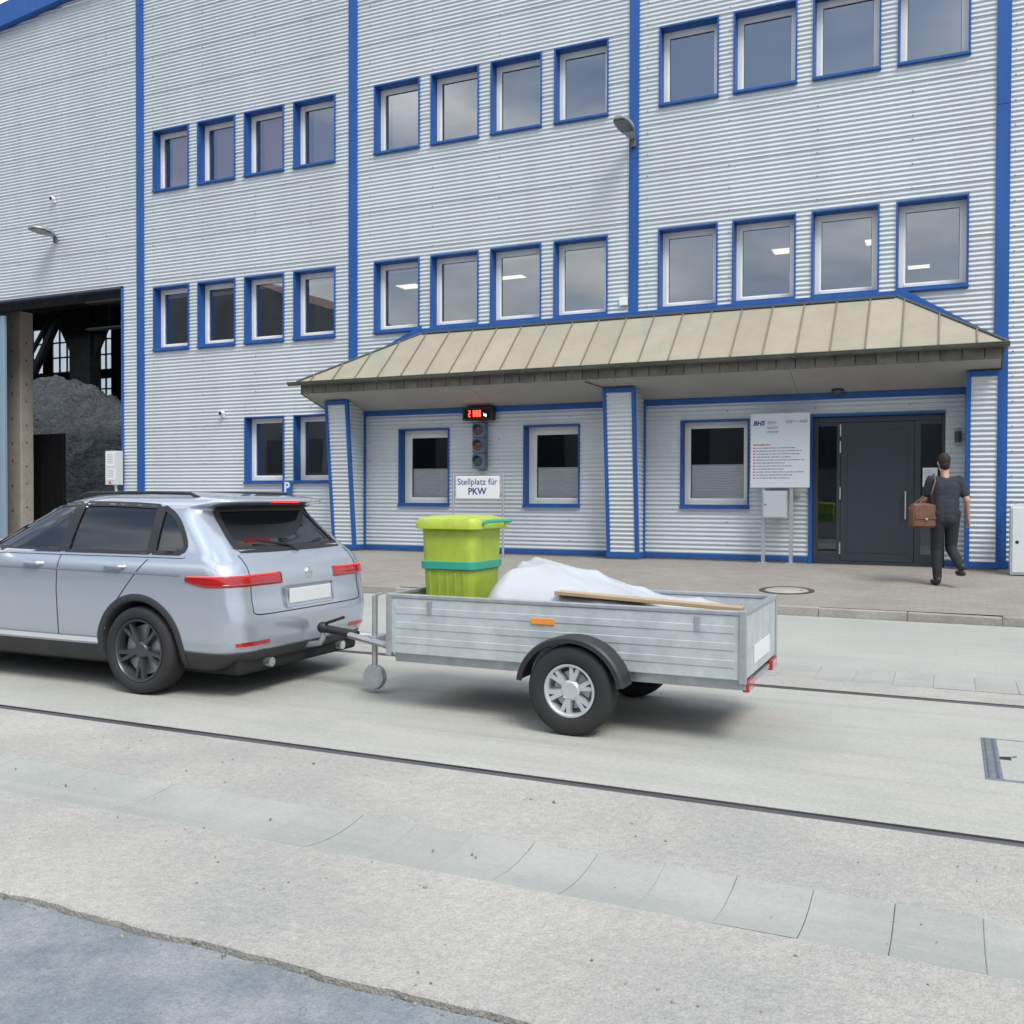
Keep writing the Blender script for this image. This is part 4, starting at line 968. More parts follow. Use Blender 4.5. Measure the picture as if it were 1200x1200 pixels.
plate = frear & (np.abs(cen[:, 1]) < .30) & (cen[:, 2] > .62) & (cen[:, 2] < .775); cls[plate] = 'platerecess'
for nm, poly, _ in SIDE:
    d, _n = poly_sdf(cen[:, [0, 2]], poly); cls[(d < 0) & fside & (np.abs(cen[:, 1]) > .3)] = nm
for nm, poly, _ in REAR: d, _n = poly_sdf(cen[:, [1, 2]], poly); cls[(d < 0) & frear & (cen[:, 0] < 1)] = nm
for nm, poly, _ in FRONT: d, _n = poly_sdf(cen[:, [1, 2]], poly); cls[(d < 0) & ffront & (cen[:, 0] > 1.8)] = nm
def sub_mesh(name, sel, M, parent, extra=None, push=0., thick=0.):
    f = faces[sel]; ids, inv = np.unique(f, return_inverse=True); v = flat[ids].copy()
    if push:
        v[:, 1] -= np.sign(v[:, 1])*push*(np.abs(v[:, 1]) > .3); v[:, 0] += push*(v[:, 0] < .6)
    fl = inv.reshape(f.shape).tolist(); vl = v.tolist()
    if extra: extra(vl, fl)
    me = bpy.data.meshes.new(name); me.from_pydata(vl, [], fl); me.validate(); me.update()
    o = obj(name, me, M, parent, 'full')
    if thick:
        md = o.modifiers.new('thickness', 'SOLIDIFY'); md.thickness = thick; md.offset = 1
    return o
def top_cap(vl, fl):
    # close the small roof opening
    top = [(V3[NL-1][j]).tolist() for j in range(NC)]; s = len(vl); vl += top; c = np.mean(np.array(top), 0).tolist(); c[2] += .002; vl.append(c)
    for j in range(NC): fl.append((s+j, s+(j+1) % NC, s+NC))
body = sub_mesh('body', cls == 'body', PAINT, CAR, top_cap, thick=.012)
sub_mesh('lower_cladding', cls == 'lower', CLADB, CAR, thick=.012)
sub_mesh('plate_recess', cls == 'platerecess', PAINT, CAR, push=.012)
for sg in (1, -1):
    ys = cen[:, 1]*sg > 0
    for nm in ('quarter', 'reardoor', 'frontdoor'):
        if (ys & (cls == nm)).any(): sub_mesh('side_window', ys & (cls == nm), GLASSC, CAR, push=.006)
sub_mesh('rear_window', cls == 'rearglass', GLASSC, CAR, push=.005); sub_mesh('windscreen', cls == 'windscreen', GLASSC, CAR)
def ywid(x, z):
    i = int(np.clip(np.searchsorted(zl, z)-1, 0, NL-2)); f = min(1, max(0, (z-zl[i])/(zl[i+1]-zl[i]))); row = V3[i][:NH]*(1-f)+V3[i+1][:NH]*f; return float(np.interp(x, row[12:NH-9, 0], row[12:NH-9, 1]))
def xrear(y, z):
    i = int(np.clip(np.searchsorted(zl, z)-1, 0, NL-2)); f = (z-zl[i])/(zl[i+1]-zl[i]); row = V3[i][:24]*(1-f)+V3[i+1][:24]*f; return float(np.interp(abs(y), row[:, 1], row[:, 0]))
def ribbon(pts, w, M, name, lift=.0022, both=True, horiz=False, th=.0):
    """thin strip lying on the flank along (x,z) points"""
    for sg in ((1, -1) if both else (1,)):
        b = MB(); bm = b.bm; pr_ = None
        for i, (x, z) in enumerate(pts):
            a = np.array(pts[max(0, i-1)]); c = np.array(pts[min(len(pts)-1, i+1)]); d = (c-a)/np.linalg.norm(c-a); n = np.array((-d[1], d[0]))*w/2
            q = [bm.verts.new((x+s*n[0], sg*(ywid(x+s*n[0], z+s*n[1])+lift), z+s*n[1])) for s in (-1, 0, 1)]
            if pr_:
                for k in range(2): bm.faces.new((pr_[k], pr_[k+1], q[k+1], q[k]))
            pr_ = q
        b.build(name, M, CAR, 'full')
def line(a, c, n=14): return [(a[0]+(c[0]-a[0])*k/n, a[1]+(c[1]-a[1])*k/n) for k in range(n+1)]
GAPM = mat('panel_gap', (.012, .012, .014), .7)
arc = [(WC[0][0]+.40*math.cos(a), WC[0][1]+.40*math.sin(a)) for a in np.linspace(math.radians(20), math.radians(58), 10)]
ribbon(line((1.705, .36), (1.705, 1.03), 30), .007, GAPM, 'door_gap'); ribbon(arc[:1]+arc[1:]+line(arc[-1], (.83, .99), 12)[1:], .007, GAPM, 'door_gap'); ribbon(line((2.70, .36), (2.72, 1.0), 30), .007, GAPM, 'door_gap')
ribbon(line((.50, 1.012), (2.66, 1.008), 40), .014, CHROME, 'window_trim', .008)
ribbon([(x, .885+.012*math.sin((x-.5)*.9)) for x in np.linspace(.50, 3.3, 50)], .012, mat('crease_paint', (.40, .45, .53), .3, .6, coat=1), 'shoulder_crease', .003)
ribbon(line((1.30, .375), (3.15, .375), 30), .036, mat('sill_silver', (.80, .83, .86), .3, .3), 'sill_trim', .010)
for nm, poly, _ in SIDE[2:]:
    pl_ = [tuple(p) for p in poly]; ribbon(pl_+pl_[:2], .036, DARK, 'window_seal', .0045)
def rear_ring(poly, w, M, name, lift=.005):
    b = MB(); bm = b.bm; pr_ = None; P_ = [np.array(p, float) for p in poly]; n = len(P_)
    dense = []
    for i in range(n):
        a, c = P_[i], P_[(i+1) % n]; m_ = max(1, int(np.linalg.norm(c-a)/.04)); dense += [a+(c-a)*k/m_ for k in range(m_)]
    n = len(dense)
    for i in range(n+1):
        p = dense[i % n]; d = dense[(i+1) % n]-dense[(i-1) % n]; d /= np.linalg.norm(d); nn = np.array((-d[1], d[0]))*w/2
        q = []
        for s in (-1, 0, 1):
            y, z = p+nn*s; q.append(bm.verts.new((xrear(y, z)-lift, y, z)))
        if pr_:
            for k in range(2): bm.faces.new((pr_[k], pr_[k+1], q[k+1], q[k]))
        pr_ = q
    b.build(name, M, CAR, 'full')
rear_ring(REAR[0][1], .045, DARK, 'rear_window_seal')
# pillars (black between panes)
ribbon(line((.828, 1.035), (.872, 1.37), 14), .085, DARK, 'pillar_trim', .006); ribbon(line((1.705, 1.03), (1.705, 1.39), 14), .105, DARK, 'pillar_trim', .006)
for sg in (1, -1):
    for hx in (1.02, 1.86):
        y = sg*(ywid(hx, .93)+.0); b = MB(); b.tube([(hx, y, .93), (hx+.03, y+sg*.03, .932), (hx+.17, y+sg*.03, .936), (hx+.20, y, .938)], .012, 8); b.build('door_handle', PAINT, CAR, True)
    # wheel arch lip and liner
    for c in WC:
        b = MB(); bm = b.bm; pr_ = None
        for a in np.linspace(math.radians(-12), math.radians(192), 40):
            q = []
            for rr, off in ((.415, .004), (.40, .010), (.375, .012), (.362, .002), (.362, -.32)):
                x, z = c[0]+rr*math.cos(a), c[1]+rr*math.sin(a); zc_ = max(z, .2); y = ywid(x, zc_)
                if off > -.1: y += off
                else: y = y+off
                q.append(bm.verts.new((x, sg*y, z)))
            if pr_:
                for k in range(4): bm.faces.new((pr_[k], pr_[k+1], q[k+1], q[k]))
            pr_ = q
        b.build('wheel_arch', CLADB, CAR, 'full')
    # roof rail
    b = MB(); pts = []
    for s in np.linspace(0, 1, 14):
        x = .60+1.25*s; zz = 1.43+(.035 if .06 < s < .94 else 0)+.008*math.sin(math.pi*s); pts.append((x, sg*.575, zz))
    b.tube(pts, .013, 8); b.build('roof_rail', DARK, CAR, True)
    # mirror
    b = MB(); b.box(2.50, 2.62, sg*.90, sg*1.05, 1.03, 1.16, .03); b.tube([(2.58, sg*.83, 1.05), (2.56, sg*.93, 1.07)], .025, 8); b.build('door_mirror', PAINT, CAR, True)
    # bumper reflector, headlamp
    b = MB(); bm = b.bm; pr_ = None
    for y in np.linspace(.50, .80, 8):
        q = [bm.verts.new((xrear(y, .40)-.004, sg*y, z)) for z in (.385, .415)]
        if pr_: bm.faces.new((pr_[0], pr_[1], q[1], q[0]))
        pr_ = q
    b.build('bumper_reflector', TRED, CAR)
    # tail lamp: shell following the corner, with a lit guide along its upper edge
    def cp(k, z, off):
        i = int(np.clip(np.searchsorted(zl, z)-1, 0, NL-2)); f = (z-zl[i])/(zl[i+1]-zl[i]); row = V3[i][:NH]*(1-f)+V3[i+1][:NH]*f
        k0 = int(k); g = k-k0; p = row[k0]*(1-g)+row[k0+1]*g; tn = row[min(k0+2, NH-1)]-row[max(k0-1, 0)]; n = np.array((-tn[1], tn[0], 0)); n /= np.linalg.norm(n)
        p = p+n*off; return (p[0], sg*p[1], z)
    def shell(name, k0, k1, zf, off, M, nk=44, nz=5):
        b = MB(); bm = b.bm; pr_ = None
        for a in range(nk+1):
            s_ = a/nk; k = k0+(k1-k0)*s_; za, zb = zf(s_); q = []
            edge = a in (0, nk)
            for c in range(nz+1):
                z = za+(zb-za)*c/nz; q.append(bm.verts.new(cp(k, z, -.004 if (edge or c in (0, nz)) else off)))
            if pr_:
                for c in range(nz): bm.faces.new((pr_[c], pr_[c+1], q[c+1], q[c]))
            pr_ = q
        return b.build(name, M, CAR, 'full')
    shell('tail_lamp', 5.2, 36, lambda s_: (.80+.045*max(0, (s_-.62)/.38)**1.6, .895-.014*s_), .007, TRED, 60, 8)
    shell('light_guide', 6.0, 34.5, lambda s_: (.876-.006*s_, .890-.010*s_), .013, TREDL, 50, 4)
    shell('lamp_insert', 6.0, 20, lambda s_: (.812, .83), .010, mat('lamp_clear', (.25, .05, .05), .12, coat=1), 30, 4)
    b = MB(); b.box(4.0, 4.30, sg*.52, sg*.80, .66, .78, .03); b.build('headlamp', mat('headlamp_glass', (.5, .53, .56), .08, .2, coat=1), CAR, True)
# tailgate gap, emblem, plate, wiper, brake light, spoiler
gp = [(.655+.012*math.sin(k), z) for k, z in zip(np.linspace(0, 1.5, 16), np.linspace(1.02, .62, 16))]+[(.64, .605), (.60, .60)]+[(y, .598) for y in np.linspace(.5, 0, 8)]
gp = gp+[(-y, z) for y, z in reversed(gp[:-1])]
b = MB(); b.tube([(xrear(y, z)+.0005, y, z) for y, z in gp], .0042, 6); b.build('tailgate_gap', GAPM, CAR)
b = MB(); b.box(xrear(0, .70)-.006, xrear(0, .70)+.004, -.26, .26, .645, .755, .004); pl = b.build('number_plate', mat('plate_paper', (.7, .72, .72), .4), CAR)
b = MB(); b.lathe([(.0005, -.014), (.038, -.012), (.044, -.002), (.044, .01)], 24, 'x', (xrear(0, .86)+.002, 0, .86)); b.build('emblem', CHROME, CAR, True)
b = MB(); b.tube([(.145, 0, 1.03), (.20, .05, 1.075), (.245, .38, 1.12)], .009, 6); b.build('rear_wiper', DARK, CAR)
b = MB(); b.box(.258, .285, -.16, .16, 1.398, 1.412, .003); b.build('brake_light', TREDL, CAR)
b = MB(); b.box(.10, 4.2, -.74, .74, .17, .30, .03); b.box(.25, 4.1, -.62, .62, .3, .55); b.build('underbody', mat('underbody_black', (.012, .012, .012), .9), CAR)
for yy in (.45, -.45): b = MB(); b.tube([(.04, yy, .235), (.22, yy, .235)], .035, 14); b.build('exhaust_tip', CHROME, CAR, True)
b = MB(); b.tube([(.30, 0, .30), (.06, 0, .30), (-.06, 0, .32), (-.085, 0, .36), (-.085, 0, .42)], .022, 10); g = bmesh.ops.create_uvsphere(b.bm, u_segments=14, v_segments=10, radius=.027)['verts']; bmesh.ops.translate(b.bm, vec=(-.085, 0, .435), verts=g); b.build('tow_ball', STEEL, CAR, True)
def wheel(parent, c, R, wd, side, rim, spokes=5, rimr=.72):
    w = bpy.data.objects.new('wheel', None); COL.objects.link(w); w.parent = parent; w.location = c
    if side < 0: w.rotation_euler = (0, 0, math.pi)
    w.rotation_euler.rotate_axis('Y', .3)
    h = wd/2; rr = R*rimr
    b = MB(); b.lathe([(rr, -h*.85), (rr+.012, -h*.98), (R*.90, -h), (R*.965, -h*.88), (R*.995, -h*.62), (R, 0), (R*.995, h*.62), (R*.965, h*.88), (R*.90, h), (rr+.012, h*.98), (rr, h*.85), (rr-.004, 0), (rr, -h*.85)], 48, 'y'); b.build('tyre', TYRE, w, 'full')
    b = MB(); b.lathe([(rr-.002, h*.90), (rr-.014, h*.92), (rr-.022, h*.80), (rr-.03, -h*.2), (rr-.03, -h*.8)], 40, 'y')
    b.lathe([(.0005, h*.70), (.05, h*.70), (.062, h*.58), (.062, h*.1)], 24, 'y'); 
    for k in range(spokes):
        a0 = 2*math.pi*k/spokes
        for da in (-.16, .16):
            a1 = a0+da; d = Vector((math.cos(a1), 0, math.sin(a1))); p = Vector((math.cos(a0), 0, math.sin(a0)))*.045; e = d*(rr-.015); tn = (e-p).normalized().cross(Vector((0, 1, 0)))
            q = []
            for base, ww, yy in ((p, .020, h*.62), (e, .017, h*.78)):
                q.append([b.bm.verts.new(base+tn*s*ww+Vector((0, yy+dy, 0))) for s, dy in ((-1, -.03), (-.7, 0), (.7, 0), (1, -.03))])
            for i in range(3): b.bm.faces.new((q[0][i], q[0][i+1], q[1][i+1], q[1][i]))
    b.build('rim', rim, w, True)
    b = MB(); b.lathe([(.0005, h*.15), (rr-.05, h*.15), (rr-.05, h*.05)], 32, 'y'); b.build('brake_disc', STEEL, w)
    return w
for c in WC:
    for sg in (1, -1): wheel(CAR, (c[0], sg*.80, .322), .322, .205, sg, RIM)

# ------------------------------------------------------------------ trailer
TX0, TX1, TY = -3.47, -1.09, 6.13     # front, rear
TR = thing('trailer', 'low galvanised box trailer with black mudguards hitched to the car', 'trailer', (0, TY, 0))
HB = .52; TZ0, TZ1 = .40, .765
GALV = mat('trailer_sheet', (.60, .65, .66), .40, .35, col2=(.46, .51, .52), scale=7, rand=.05)
b = MB(); b.box(TX0+.01, TX1-.01, -HB+.01, HB-.01, TZ0, TZ0+.02); b.build('floor', mat('floor_ply', (.16, .12, .08), .7), TR)
def board(x0, x1, y0, y1, nm):
    b = MB(); b.box(x0, x1, y0, y1, TZ0-.01, TZ1, .006); o = b.build(nm, GALV, TR); return o
for sg in (-1, 1):
    o = board(TX0, TX1, sg*HB-.012, sg*HB+.012, 'side_board')
    b = MB()
    for k in range(3):
        zz = TZ0+.06+.10*k; b.box(TX0+.05, TX1-.05, sg*(HB+.012)-.004, sg*(HB+.012)+.004, zz, zz+.045, .003)
    b.build('board_rib', GALV, o)
    b = MB(); b.box(TX0-.004, TX1+.004, sg*HB-.02, sg*HB+.02, TZ1+.0005, TZ1+.028, .006); b.build('top_rail', STEEL, TR)
    b = MB(); b.box(TX0+.02, TX1-.02, sg*(HB-.06)-.025, sg*(HB-.06)+.025, TZ0-.075, TZ0-.011, .004); b.build('chassis_beam', STEEL, TR)
    for xx in (TX0, TX1): b = MB(); b.box(xx-.02, xx+.02, sg*(HB+.004)-.02, sg*(HB+.004)+.02, TZ0-.03, TZ1+.03, .004); b.build('corner_post', STEEL, TR)
    b = MB(); b.box(-2.42, -2.26, sg*(HB+.016)-.006, sg*(HB+.016)+.006, TZ0+.245, TZ0+.285, .003); b.build('side_reflector', mat('amber', (.8, .30, .04), .25), TR)
    for k in range(2):
        xx = TX0+.3+1.8*k; b = MB(); b.box(xx, xx+.03, sg*(HB+.016)-.008, sg*(HB+.016)+.008, TZ1-.10, TZ1-.01, .003); b.build('board_latch', STEEL, TR)
for xx, nm in ((TX0, 'front_board'), (TX1, 'tail_board')):
    b = MB(); b.box(xx-.012, xx+.012, -HB+.021, HB-.021, TZ0-.01, TZ1, .006); b.build(nm, GALV, TR)
    b = MB(); b.box(xx-.02, xx+.02, -HB+.021, HB-.021, TZ1+.0005, TZ1+.028, .006); b.build('top_rail', STEEL, TR)
WX = -2.10
b = MB(); b.tube([(WX, -.62, .275), (WX, .62, .275)], .03, 10); b.build('axle', STEEL, TR)
TRIM = mat('trailer_rim', (.62, .65, .68), .35, .6)
for sg in (-1, 1):
    wheel(TR, (WX, sg*.625, .275), .275, .155, sg, TRIM, 6, .60)
    b = MB(); bm = b.bm; pr_ = None
    for a in np.linspace(math.radians(8), math.radians(172), 26):
        q = []
        for rr, yy in ((.315, .525), (.335, .53), (.338, .70), (.325, .715), (.30, .718), (.30, .705), (.318, .69), (.318, .535)):
            q.append(bm.verts.new((WX+rr*math.cos(a)*1.04, sg*(yy+.0), .275+rr*math.sin(a)*.98)))
        if pr_:
            for k in range(8): bm.faces.new((pr_[k], pr_[(k+1) % 8], q[(k+1) % 8], q[k]))
        else: bm.faces.new(q)
        pr_ = q
    bm.faces.new(pr_[::-1]); b.build('mudguard', DARK, TR, True)
    b = MB(); b.box(TX1-.012, TX1+.03, sg*.40-.09, sg*.40+.09, .315, .385, .008); b.build('tail_lamp', TRED, TR)
    b = MB(); b.tube([(TX0+.05, sg*.40, .36), (TX0-.25, sg*.18, .375), (-4.13, sg*.03, .40)], .025, 8); b.build('drawbar', STEEL, TR)
b = MB(); b.box(TX1-.03, TX1+.01, -.50, .50, .33, .36, .004); b.build('lamp_bar', STEEL, TR)
b = MB(); b.box(TX1+.0125, TX1+.018, -.26, .26, .45, .56, .002); b.build('number_plate', MATS['plate_paper'], TR)
b = MB(); b.tube([(-4.08, 0, .40), (-4.395, 0, .435)], [.035, .03], 10); g = bmesh.ops.create_uvsphere(b.bm, u_segments=12, v_segments=8, radius=.045)['verts']; bmesh.ops.translate(b.bm, vec=(-4.395, 0, .44), verts=g); b.tube([(-4.38, 0, .47), (-4.20, 0, .53)], .012, 8); b.build('coupling', DARK, TR, True)
b = MB(); b.tube([(-3.86, -.10, .18), (-3.86, -.10, .72)], .022, 8); b.tube([(-3.86, -.10, .72), (-3.80, -.10, .74)], .010, 6); b.lathe([(.0005, -.03), (.085, -.03), (.095, 0), (.085, .03), (.0005, .03)], 20, 'y', (-3.86, -.10, .12)); b.tube([(-3.86, -.10, .19), (-3.86, -.10, .12)], .03, 6); b.box(-3.89, -3.83, -.135, .03, .36, .42, .004); b.build('jockey_wheel', STEEL, TR, True)
# cargo: lime green bin
LIME = mat('lime_plastic', (.42, .53, .06), .5, var=.2, scale=7, bump=.05); TEAL = mat('teal_plastic', (.04, .36, .26), .45)
t = thing('plastic_bin', 'lime green plastic bin with teal bands standing at the front of the trailer', 'bin', (-3.19, TY, TZ0+.021))
def rrect(a, c, r, n=5):
    o = []
    for sx, sy, st in ((1, 1, 0), (-1, 1, 1), (-1, -1, 2), (1, -1, 3)):
        for k in range(n+1): an = math.pi/2*(st+k/n); o.append((sx*(a-r)+r*math.cos(an), sy*(c-r)+r*math.sin(an)))
    return o
def loft(name, levels, M, parent, cap=True):
    b = MB(); bm = b.bm; rings = [[bm.verts.new((x, y, z)) for x, y in rrect(a, c, r)] for a, c, r, z in levels]
    for p, q in zip(rings, rings[1:]):
        n = len(p)
        for k in range(n): bm.faces.new((p[k], p[(k+1) % n], q[(k+1) % n], q[k]))
    if cap: bm.faces.new(rings[0][::-1]); bm.faces.new(rings[-1])
    return b.build(name, M, parent, True)
loft('bin_body', [(.17, .19, .05, 0), (.18, .20, .05, .02), (.205, .235, .06, .60), (.21, .24, .06, .80)], LIME, t)
loft('bin_band', [(.205, .232, .06, .52), (.216, .246, .06, .525), (.219, .249, .06, .575), (.209, .24, .06, .58)], TEAL, t)
loft('bin_band', [(.185, .205, .05, .20), (.197, .219, .05, .205), (.199, .221, .05, .25), (.19, .21, .05, .255)], TEAL, t)
loft('bin_lid', [(.215, .245, .06, .80), (.25, .28, .07, .805), (.25, .28, .07, .845), (.235, .265, .07, .875), (.16, .19, .07, .895), (.05, .06, .03, .90)], LIME, t)
for k in range(5):
    yy = -.14+.07*k; b = MB(); b.prism([(yy-.008, .28), (yy+.008, .28), (yy+.008, .50), (yy-.008, .50)], .012, lambda u, v, w: (-.188-.035*(v-.1)/.6-w*.8+.012, u, v)); b.build('bin_rib', LIME, t)
    xx = -.13+.065*k; b = MB(); b.prism([(xx-.008, .28), (xx+.008, .28), (xx+.008, .50), (xx-.008, .50)], .012, lambda u, v, w: (u, -.208-.045*(v-.1)/.6-w*.8+.012, v)); b.build('bin_rib', LIME, t)
for yy in (-.20, .20): b = MB(); b.lathe([(.0005, -.02), (.085, -.02), (.095, 0), (.085, .02), (.0005, .02)], 20, 'y', (.20, yy, .095)); b.build('bin_wheel', DARK, t, True)
b = MB(); b.tube([(.24, -.18, .84), (.30, -.18, .86), (.30, .18, .86), (.24, .18, .84)], .014, 8); b.build('lid_handle', TEAL, t, True)
# cargo: white tarp-covered heap
b = MB(); bm = b.bm; nx, ny = 110, 60; hv = {}
random.seed(3)
for i in range(nx+1):
    for j in range(ny+1):
        u, v = i/nx, j/ny*2-1; x = -2.90+1.77*u; y = .485*v
        prof = (math.sin(min(1, u/.13)*math.pi/2)**.55)*(1-.60*max(0, (u-.12)/.88)**1.15)
        ex = max(0, 1-abs(v)**2.6)
        h = .55*prof*(.35+.65*ex**.45)
        h += (.03*math.sin(6*u+3*v)+.035*(1-abs(math.sin(5*u-3*v+1)))**2+.022*(1-abs(math.sin(8*u+4*v+math.sin(3*v))))**2)*min(1, h*6)
        if u in (0, 1) or abs(v) == 1: h = .0
        hv[i, j] = bm.verts.new((x, y, TZ0+.03+max(0, h)))
for i in range(nx):
    for j in range(ny): bm.faces.new((hv[i, j], hv[i+1, j], hv[i+1, j+1], hv[i, j+1]))
o = b.build('tarpaulin_load', mat('white_tarp', (.46, .49, .52), .33, var=.10, scale=4, bump=.12, bscale=6), None, 'full'); o.location = (0, TY, 0); tag(o, 'rumpled white tarpaulin over a sloping load in the trailer', 'tarpaulin')
BO = mat('raw_wood', (.50, .36, .22), .7, var=.25, scale=5, stretch=(1, 8, 8))
for k, (y, x0_, x1_, z, r) in enumerate(((-.40, -2.3, -1.12, .735, .03),)):
    b = MB(); b.box(x0_, x1_, -.05, .05, 0, .024, .003); o = b.build('wooden_plank', BO, None); o.location = (0, TY+y, z); o.rotation_euler = (0, .04, 0)
    tag(o, ('raw wooden plank lying along the near side of the white load' if k == 0 else 'raw wooden plank lying higher on the white load'), 'plank')

# ------------------------------------------------------------------ person
PX, PY = -.085, 14.72; PZ = pave_z(PY)
PER = thing('person', 'person in black t-shirt and black trousers walking to the entrance carrying a brown bag', 'person', (PX, PY, PZ), math.radians(22))
# local axes: +Y is the walking direction, x to the right of the person
def capsule(bm, p, q, r0, r1, n=14):
    p, q = Vector(p), Vector(q); d = (q-p); L = d.length
    if L < 1e-6: d = Vector((0, 0, 1)); L = 1e-6
    z = d.normalized(); x = z.orthogonal().normalized(); y = z.cross(x); rings = []
    prof = []
    for k in range(1, 5): a = math.pi/2*k/5; prof.append((-r0*math.cos(a), r0*math.sin(a)))
    prof.append((0, r0)); prof.append((L, r1))
    for k in range(1, 5): a = math.pi/2*k/5; prof.append((L+r1*math.sin(a), r1*math.cos(a)))
    for h, r in prof: rings.append([bm.verts.new(p+z*h+(x*math.cos(2*math.pi*i/n)+y*math.sin(2*math.pi*i/n))*r) for i in range(n)])
    for a, b_ in zip(rings, rings[1:]):
        for i in range(n): bm.faces.new((a[i], a[(i+1) % n], b_[(i+1) % n], b_[i]))
    bm.faces.new(rings[0][::-1]); bm.faces.new(rings[-1])
def ellip(bm, c, r, rot=None):
    g = bmesh.ops.create_uvsphere(bm, u_segments=20, v_segments=14, radius=1)['verts']; bmesh.ops.scale(bm, vec=r, verts=g)
    if rot is not None: bmesh.ops.rotate(bm, cent=(0, 0, 0), matrix=rot, verts=g)
    bmesh.ops.translate(bm, vec=c, verts=g)
def remesh(name, bm, M, parent, vox, sm=2):
    me = bpy.data.meshes.new(name); bm.to_mesh(me); bm.free(); o = bpy.data.objects.new(name, me); COL.objects.link(o)
    md = o.modifiers.new('r', 'REMESH'); md.mode = 'VOXEL'; md.voxel_size = vox
    bpy.context.view_layer.update(); me2 = bpy.data.meshes.new_from_object(o.evaluated_get(bpy.context.evaluated_depsgraph_get()))
    bpy.data.objects.remove(o); bpy.data.meshes.remove(me)
    b2 = bmesh.new(); b2.from_mesh(me2)
    for _ in range(sm): bmesh.ops.smooth_vert(b2, verts=b2.verts[:], factor=.5, use_axis_x=True, use_axis_y=True, use_axis_z=True)
    b2.to_mesh(me2); b2.free(); me2.materials.clear(); return obj(name, me2, M, parent, 'full')
S = 1.83/1.80
J = {k: Vector(v)*S for k, v in dict(pel=(0, 0, .97), chest=(0, .03, 1.32), neck=(0, .03, 1.50), head=(-.01, .055, 1.665),
  shL=(-.19, .02, 1.445), shR=(.19, .03, 1.445), elL=(-.25, .10, 1.18), elR=(.275, -.03, 1.17), wrL=(-.255, .31, 1.03), wrR=(.33, .06, .93),
  hipL=(-.095, 0, .93), hipR=(.095, 0, .93), knL=(-.10, .05, .50), knR=(.10, .06, .51), anL=(-.10, .0, .085), anR=(.11, -.26, .27)).items()}
SKIN = mat('skin', (.52, .30, .22), .5)
bm = bmesh.new(); CPS = lambda a, b_, r0, r1: capsule(bm, J[a], J[b_], r0, r1)
for sx in (-.06, .06):
    capsule(bm, J['pel']+Vector((sx, 0, -.03)), J['chest']+Vector((sx*1.25, 0, .02)), .10, .105)
capsule(bm, J['shL']*1+Vector((.03, 0, -.02)), J['shR']+Vector((-.03, 0, -.02)), .06, .06); capsule(bm, J['chest'], J['neck'], .09, .058); CPS('neck', 'head', .056, .056)
for s in 'LR':
    CPS('sh'+s, 'el'+s, .052, .042); CPS('el'+s, 'wr'+s, .041, .027); CPS('hip'+s, 'kn'+s, .085, .058); CPS('kn'+s, 'an'+s, .056, .036)
hd = J['head']; ellip(bm, hd+Vector((0, .0, .03)), (.076, .096, .112)); ellip(bm, hd+Vector((0, .03, -.055)), (.055, .065, .06))
capsule(bm, hd+Vector((0, .092, .03)), hd+Vector((0, .112, -.008)), .010, .014); ellip(bm, hd+Vector((0, .085, -.05)), (.024, .012, .009))
for sx in (-1, 1): ellip(bm, hd+Vector((sx*.078, .0, .01)), (.010, .022, .032))
for s, sg in (('L', -1), ('R', 1)):      # hands with five fingers; left one closed round a strap, right one relaxed
    w = J['wr'+s]; dn = (w-J['el'+s]).normalized(); fwd = Vector((0, 1, 0)); fwd = (fwd-dn*fwd.dot(dn)).normalized(); inn = Vector((-sg, 0, 0)); inn = (inn-dn*inn.dot(dn)-fwd*inn.dot(fwd)).normalized()
    for o_ in (-.024, 0, .024): capsule(bm, w+fwd*o_*.6+dn*.01, w+fwd*o_+dn*.085, .017, .015)
    curl = .9 if s == 'L' else .35
    for k, (o_, ln) in enumerate(((.034, .070), (.012, .080), (-.011, .074), (-.033, .058))):
        p0 = w+fwd*o_+dn*.09; a1 = curl*.7; p1 = p0+(dn*math.cos(a1)+inn*math.sin(a1))*ln*.5; a2 = curl*1.9; p2 = p1+(dn*math.cos(a2)+inn*math.sin(a2))*ln*.5
        capsule(bm, p0, p1, .0095, .009, 8); capsule(bm, p1, p2, .009, .0075, 8)
    p0 = w+fwd*.028+dn*.025; p1 = p0+fwd*.028+dn*.03+inn*.012; p2 = p1+dn*.028+inn*.012*(1+curl)+fwd*.004; capsule(bm, p0, p1, .013, .011, 8); capsule(bm, p1, p2, .0105, .008, 8)
for s in 'LR':
    a = J['an'+s]; ellip(bm, a+Vector((0, .06, -.03 if s == 'L' else -.05)), (.04, .10, .035), Matrix.Rotation(0 if s == 'L' else -.85, 3, 'X'))
remesh('body', bm, SKIN, PER, .007, 3)
CLB = mat('black_cotton', (.026, .031, .042), .85, var=.3, scale=6, bump=1., bscale=9, stretch=(1, 1, 2.2)); TRS = mat('black_trousers', (.016, .017, .022), .85, bump=1., bscale=8, stretch=(1, 1, 1.8))
bm = bmesh.new()
for sx in (-.06, .06):
    capsule(bm, J['pel']+Vector((sx*1.1, 0, -.06)), J['chest']+Vector((sx*1.3, 0, .02)), .118, .118)
capsule(bm, J['shL']+Vector((.03, 0, -.02)), J['shR']+Vector((-.03, 0, -.02)), .075, .075); capsule(bm, J['chest'], J['neck']+Vector((0, 0, -.055)), .11, .066)
for s in 'LR': capsule(bm, J['sh'+s], J['sh'+s].lerp(J['el'+s], .70), .068, .062)
capsule(bm, J['pel']+Vector((0, -.012, -.06)), J['chest']+Vector((0, -.008, .04)), .122, .122); sh = remesh('t_shirt', bm, CLB, PER, .009, 10)
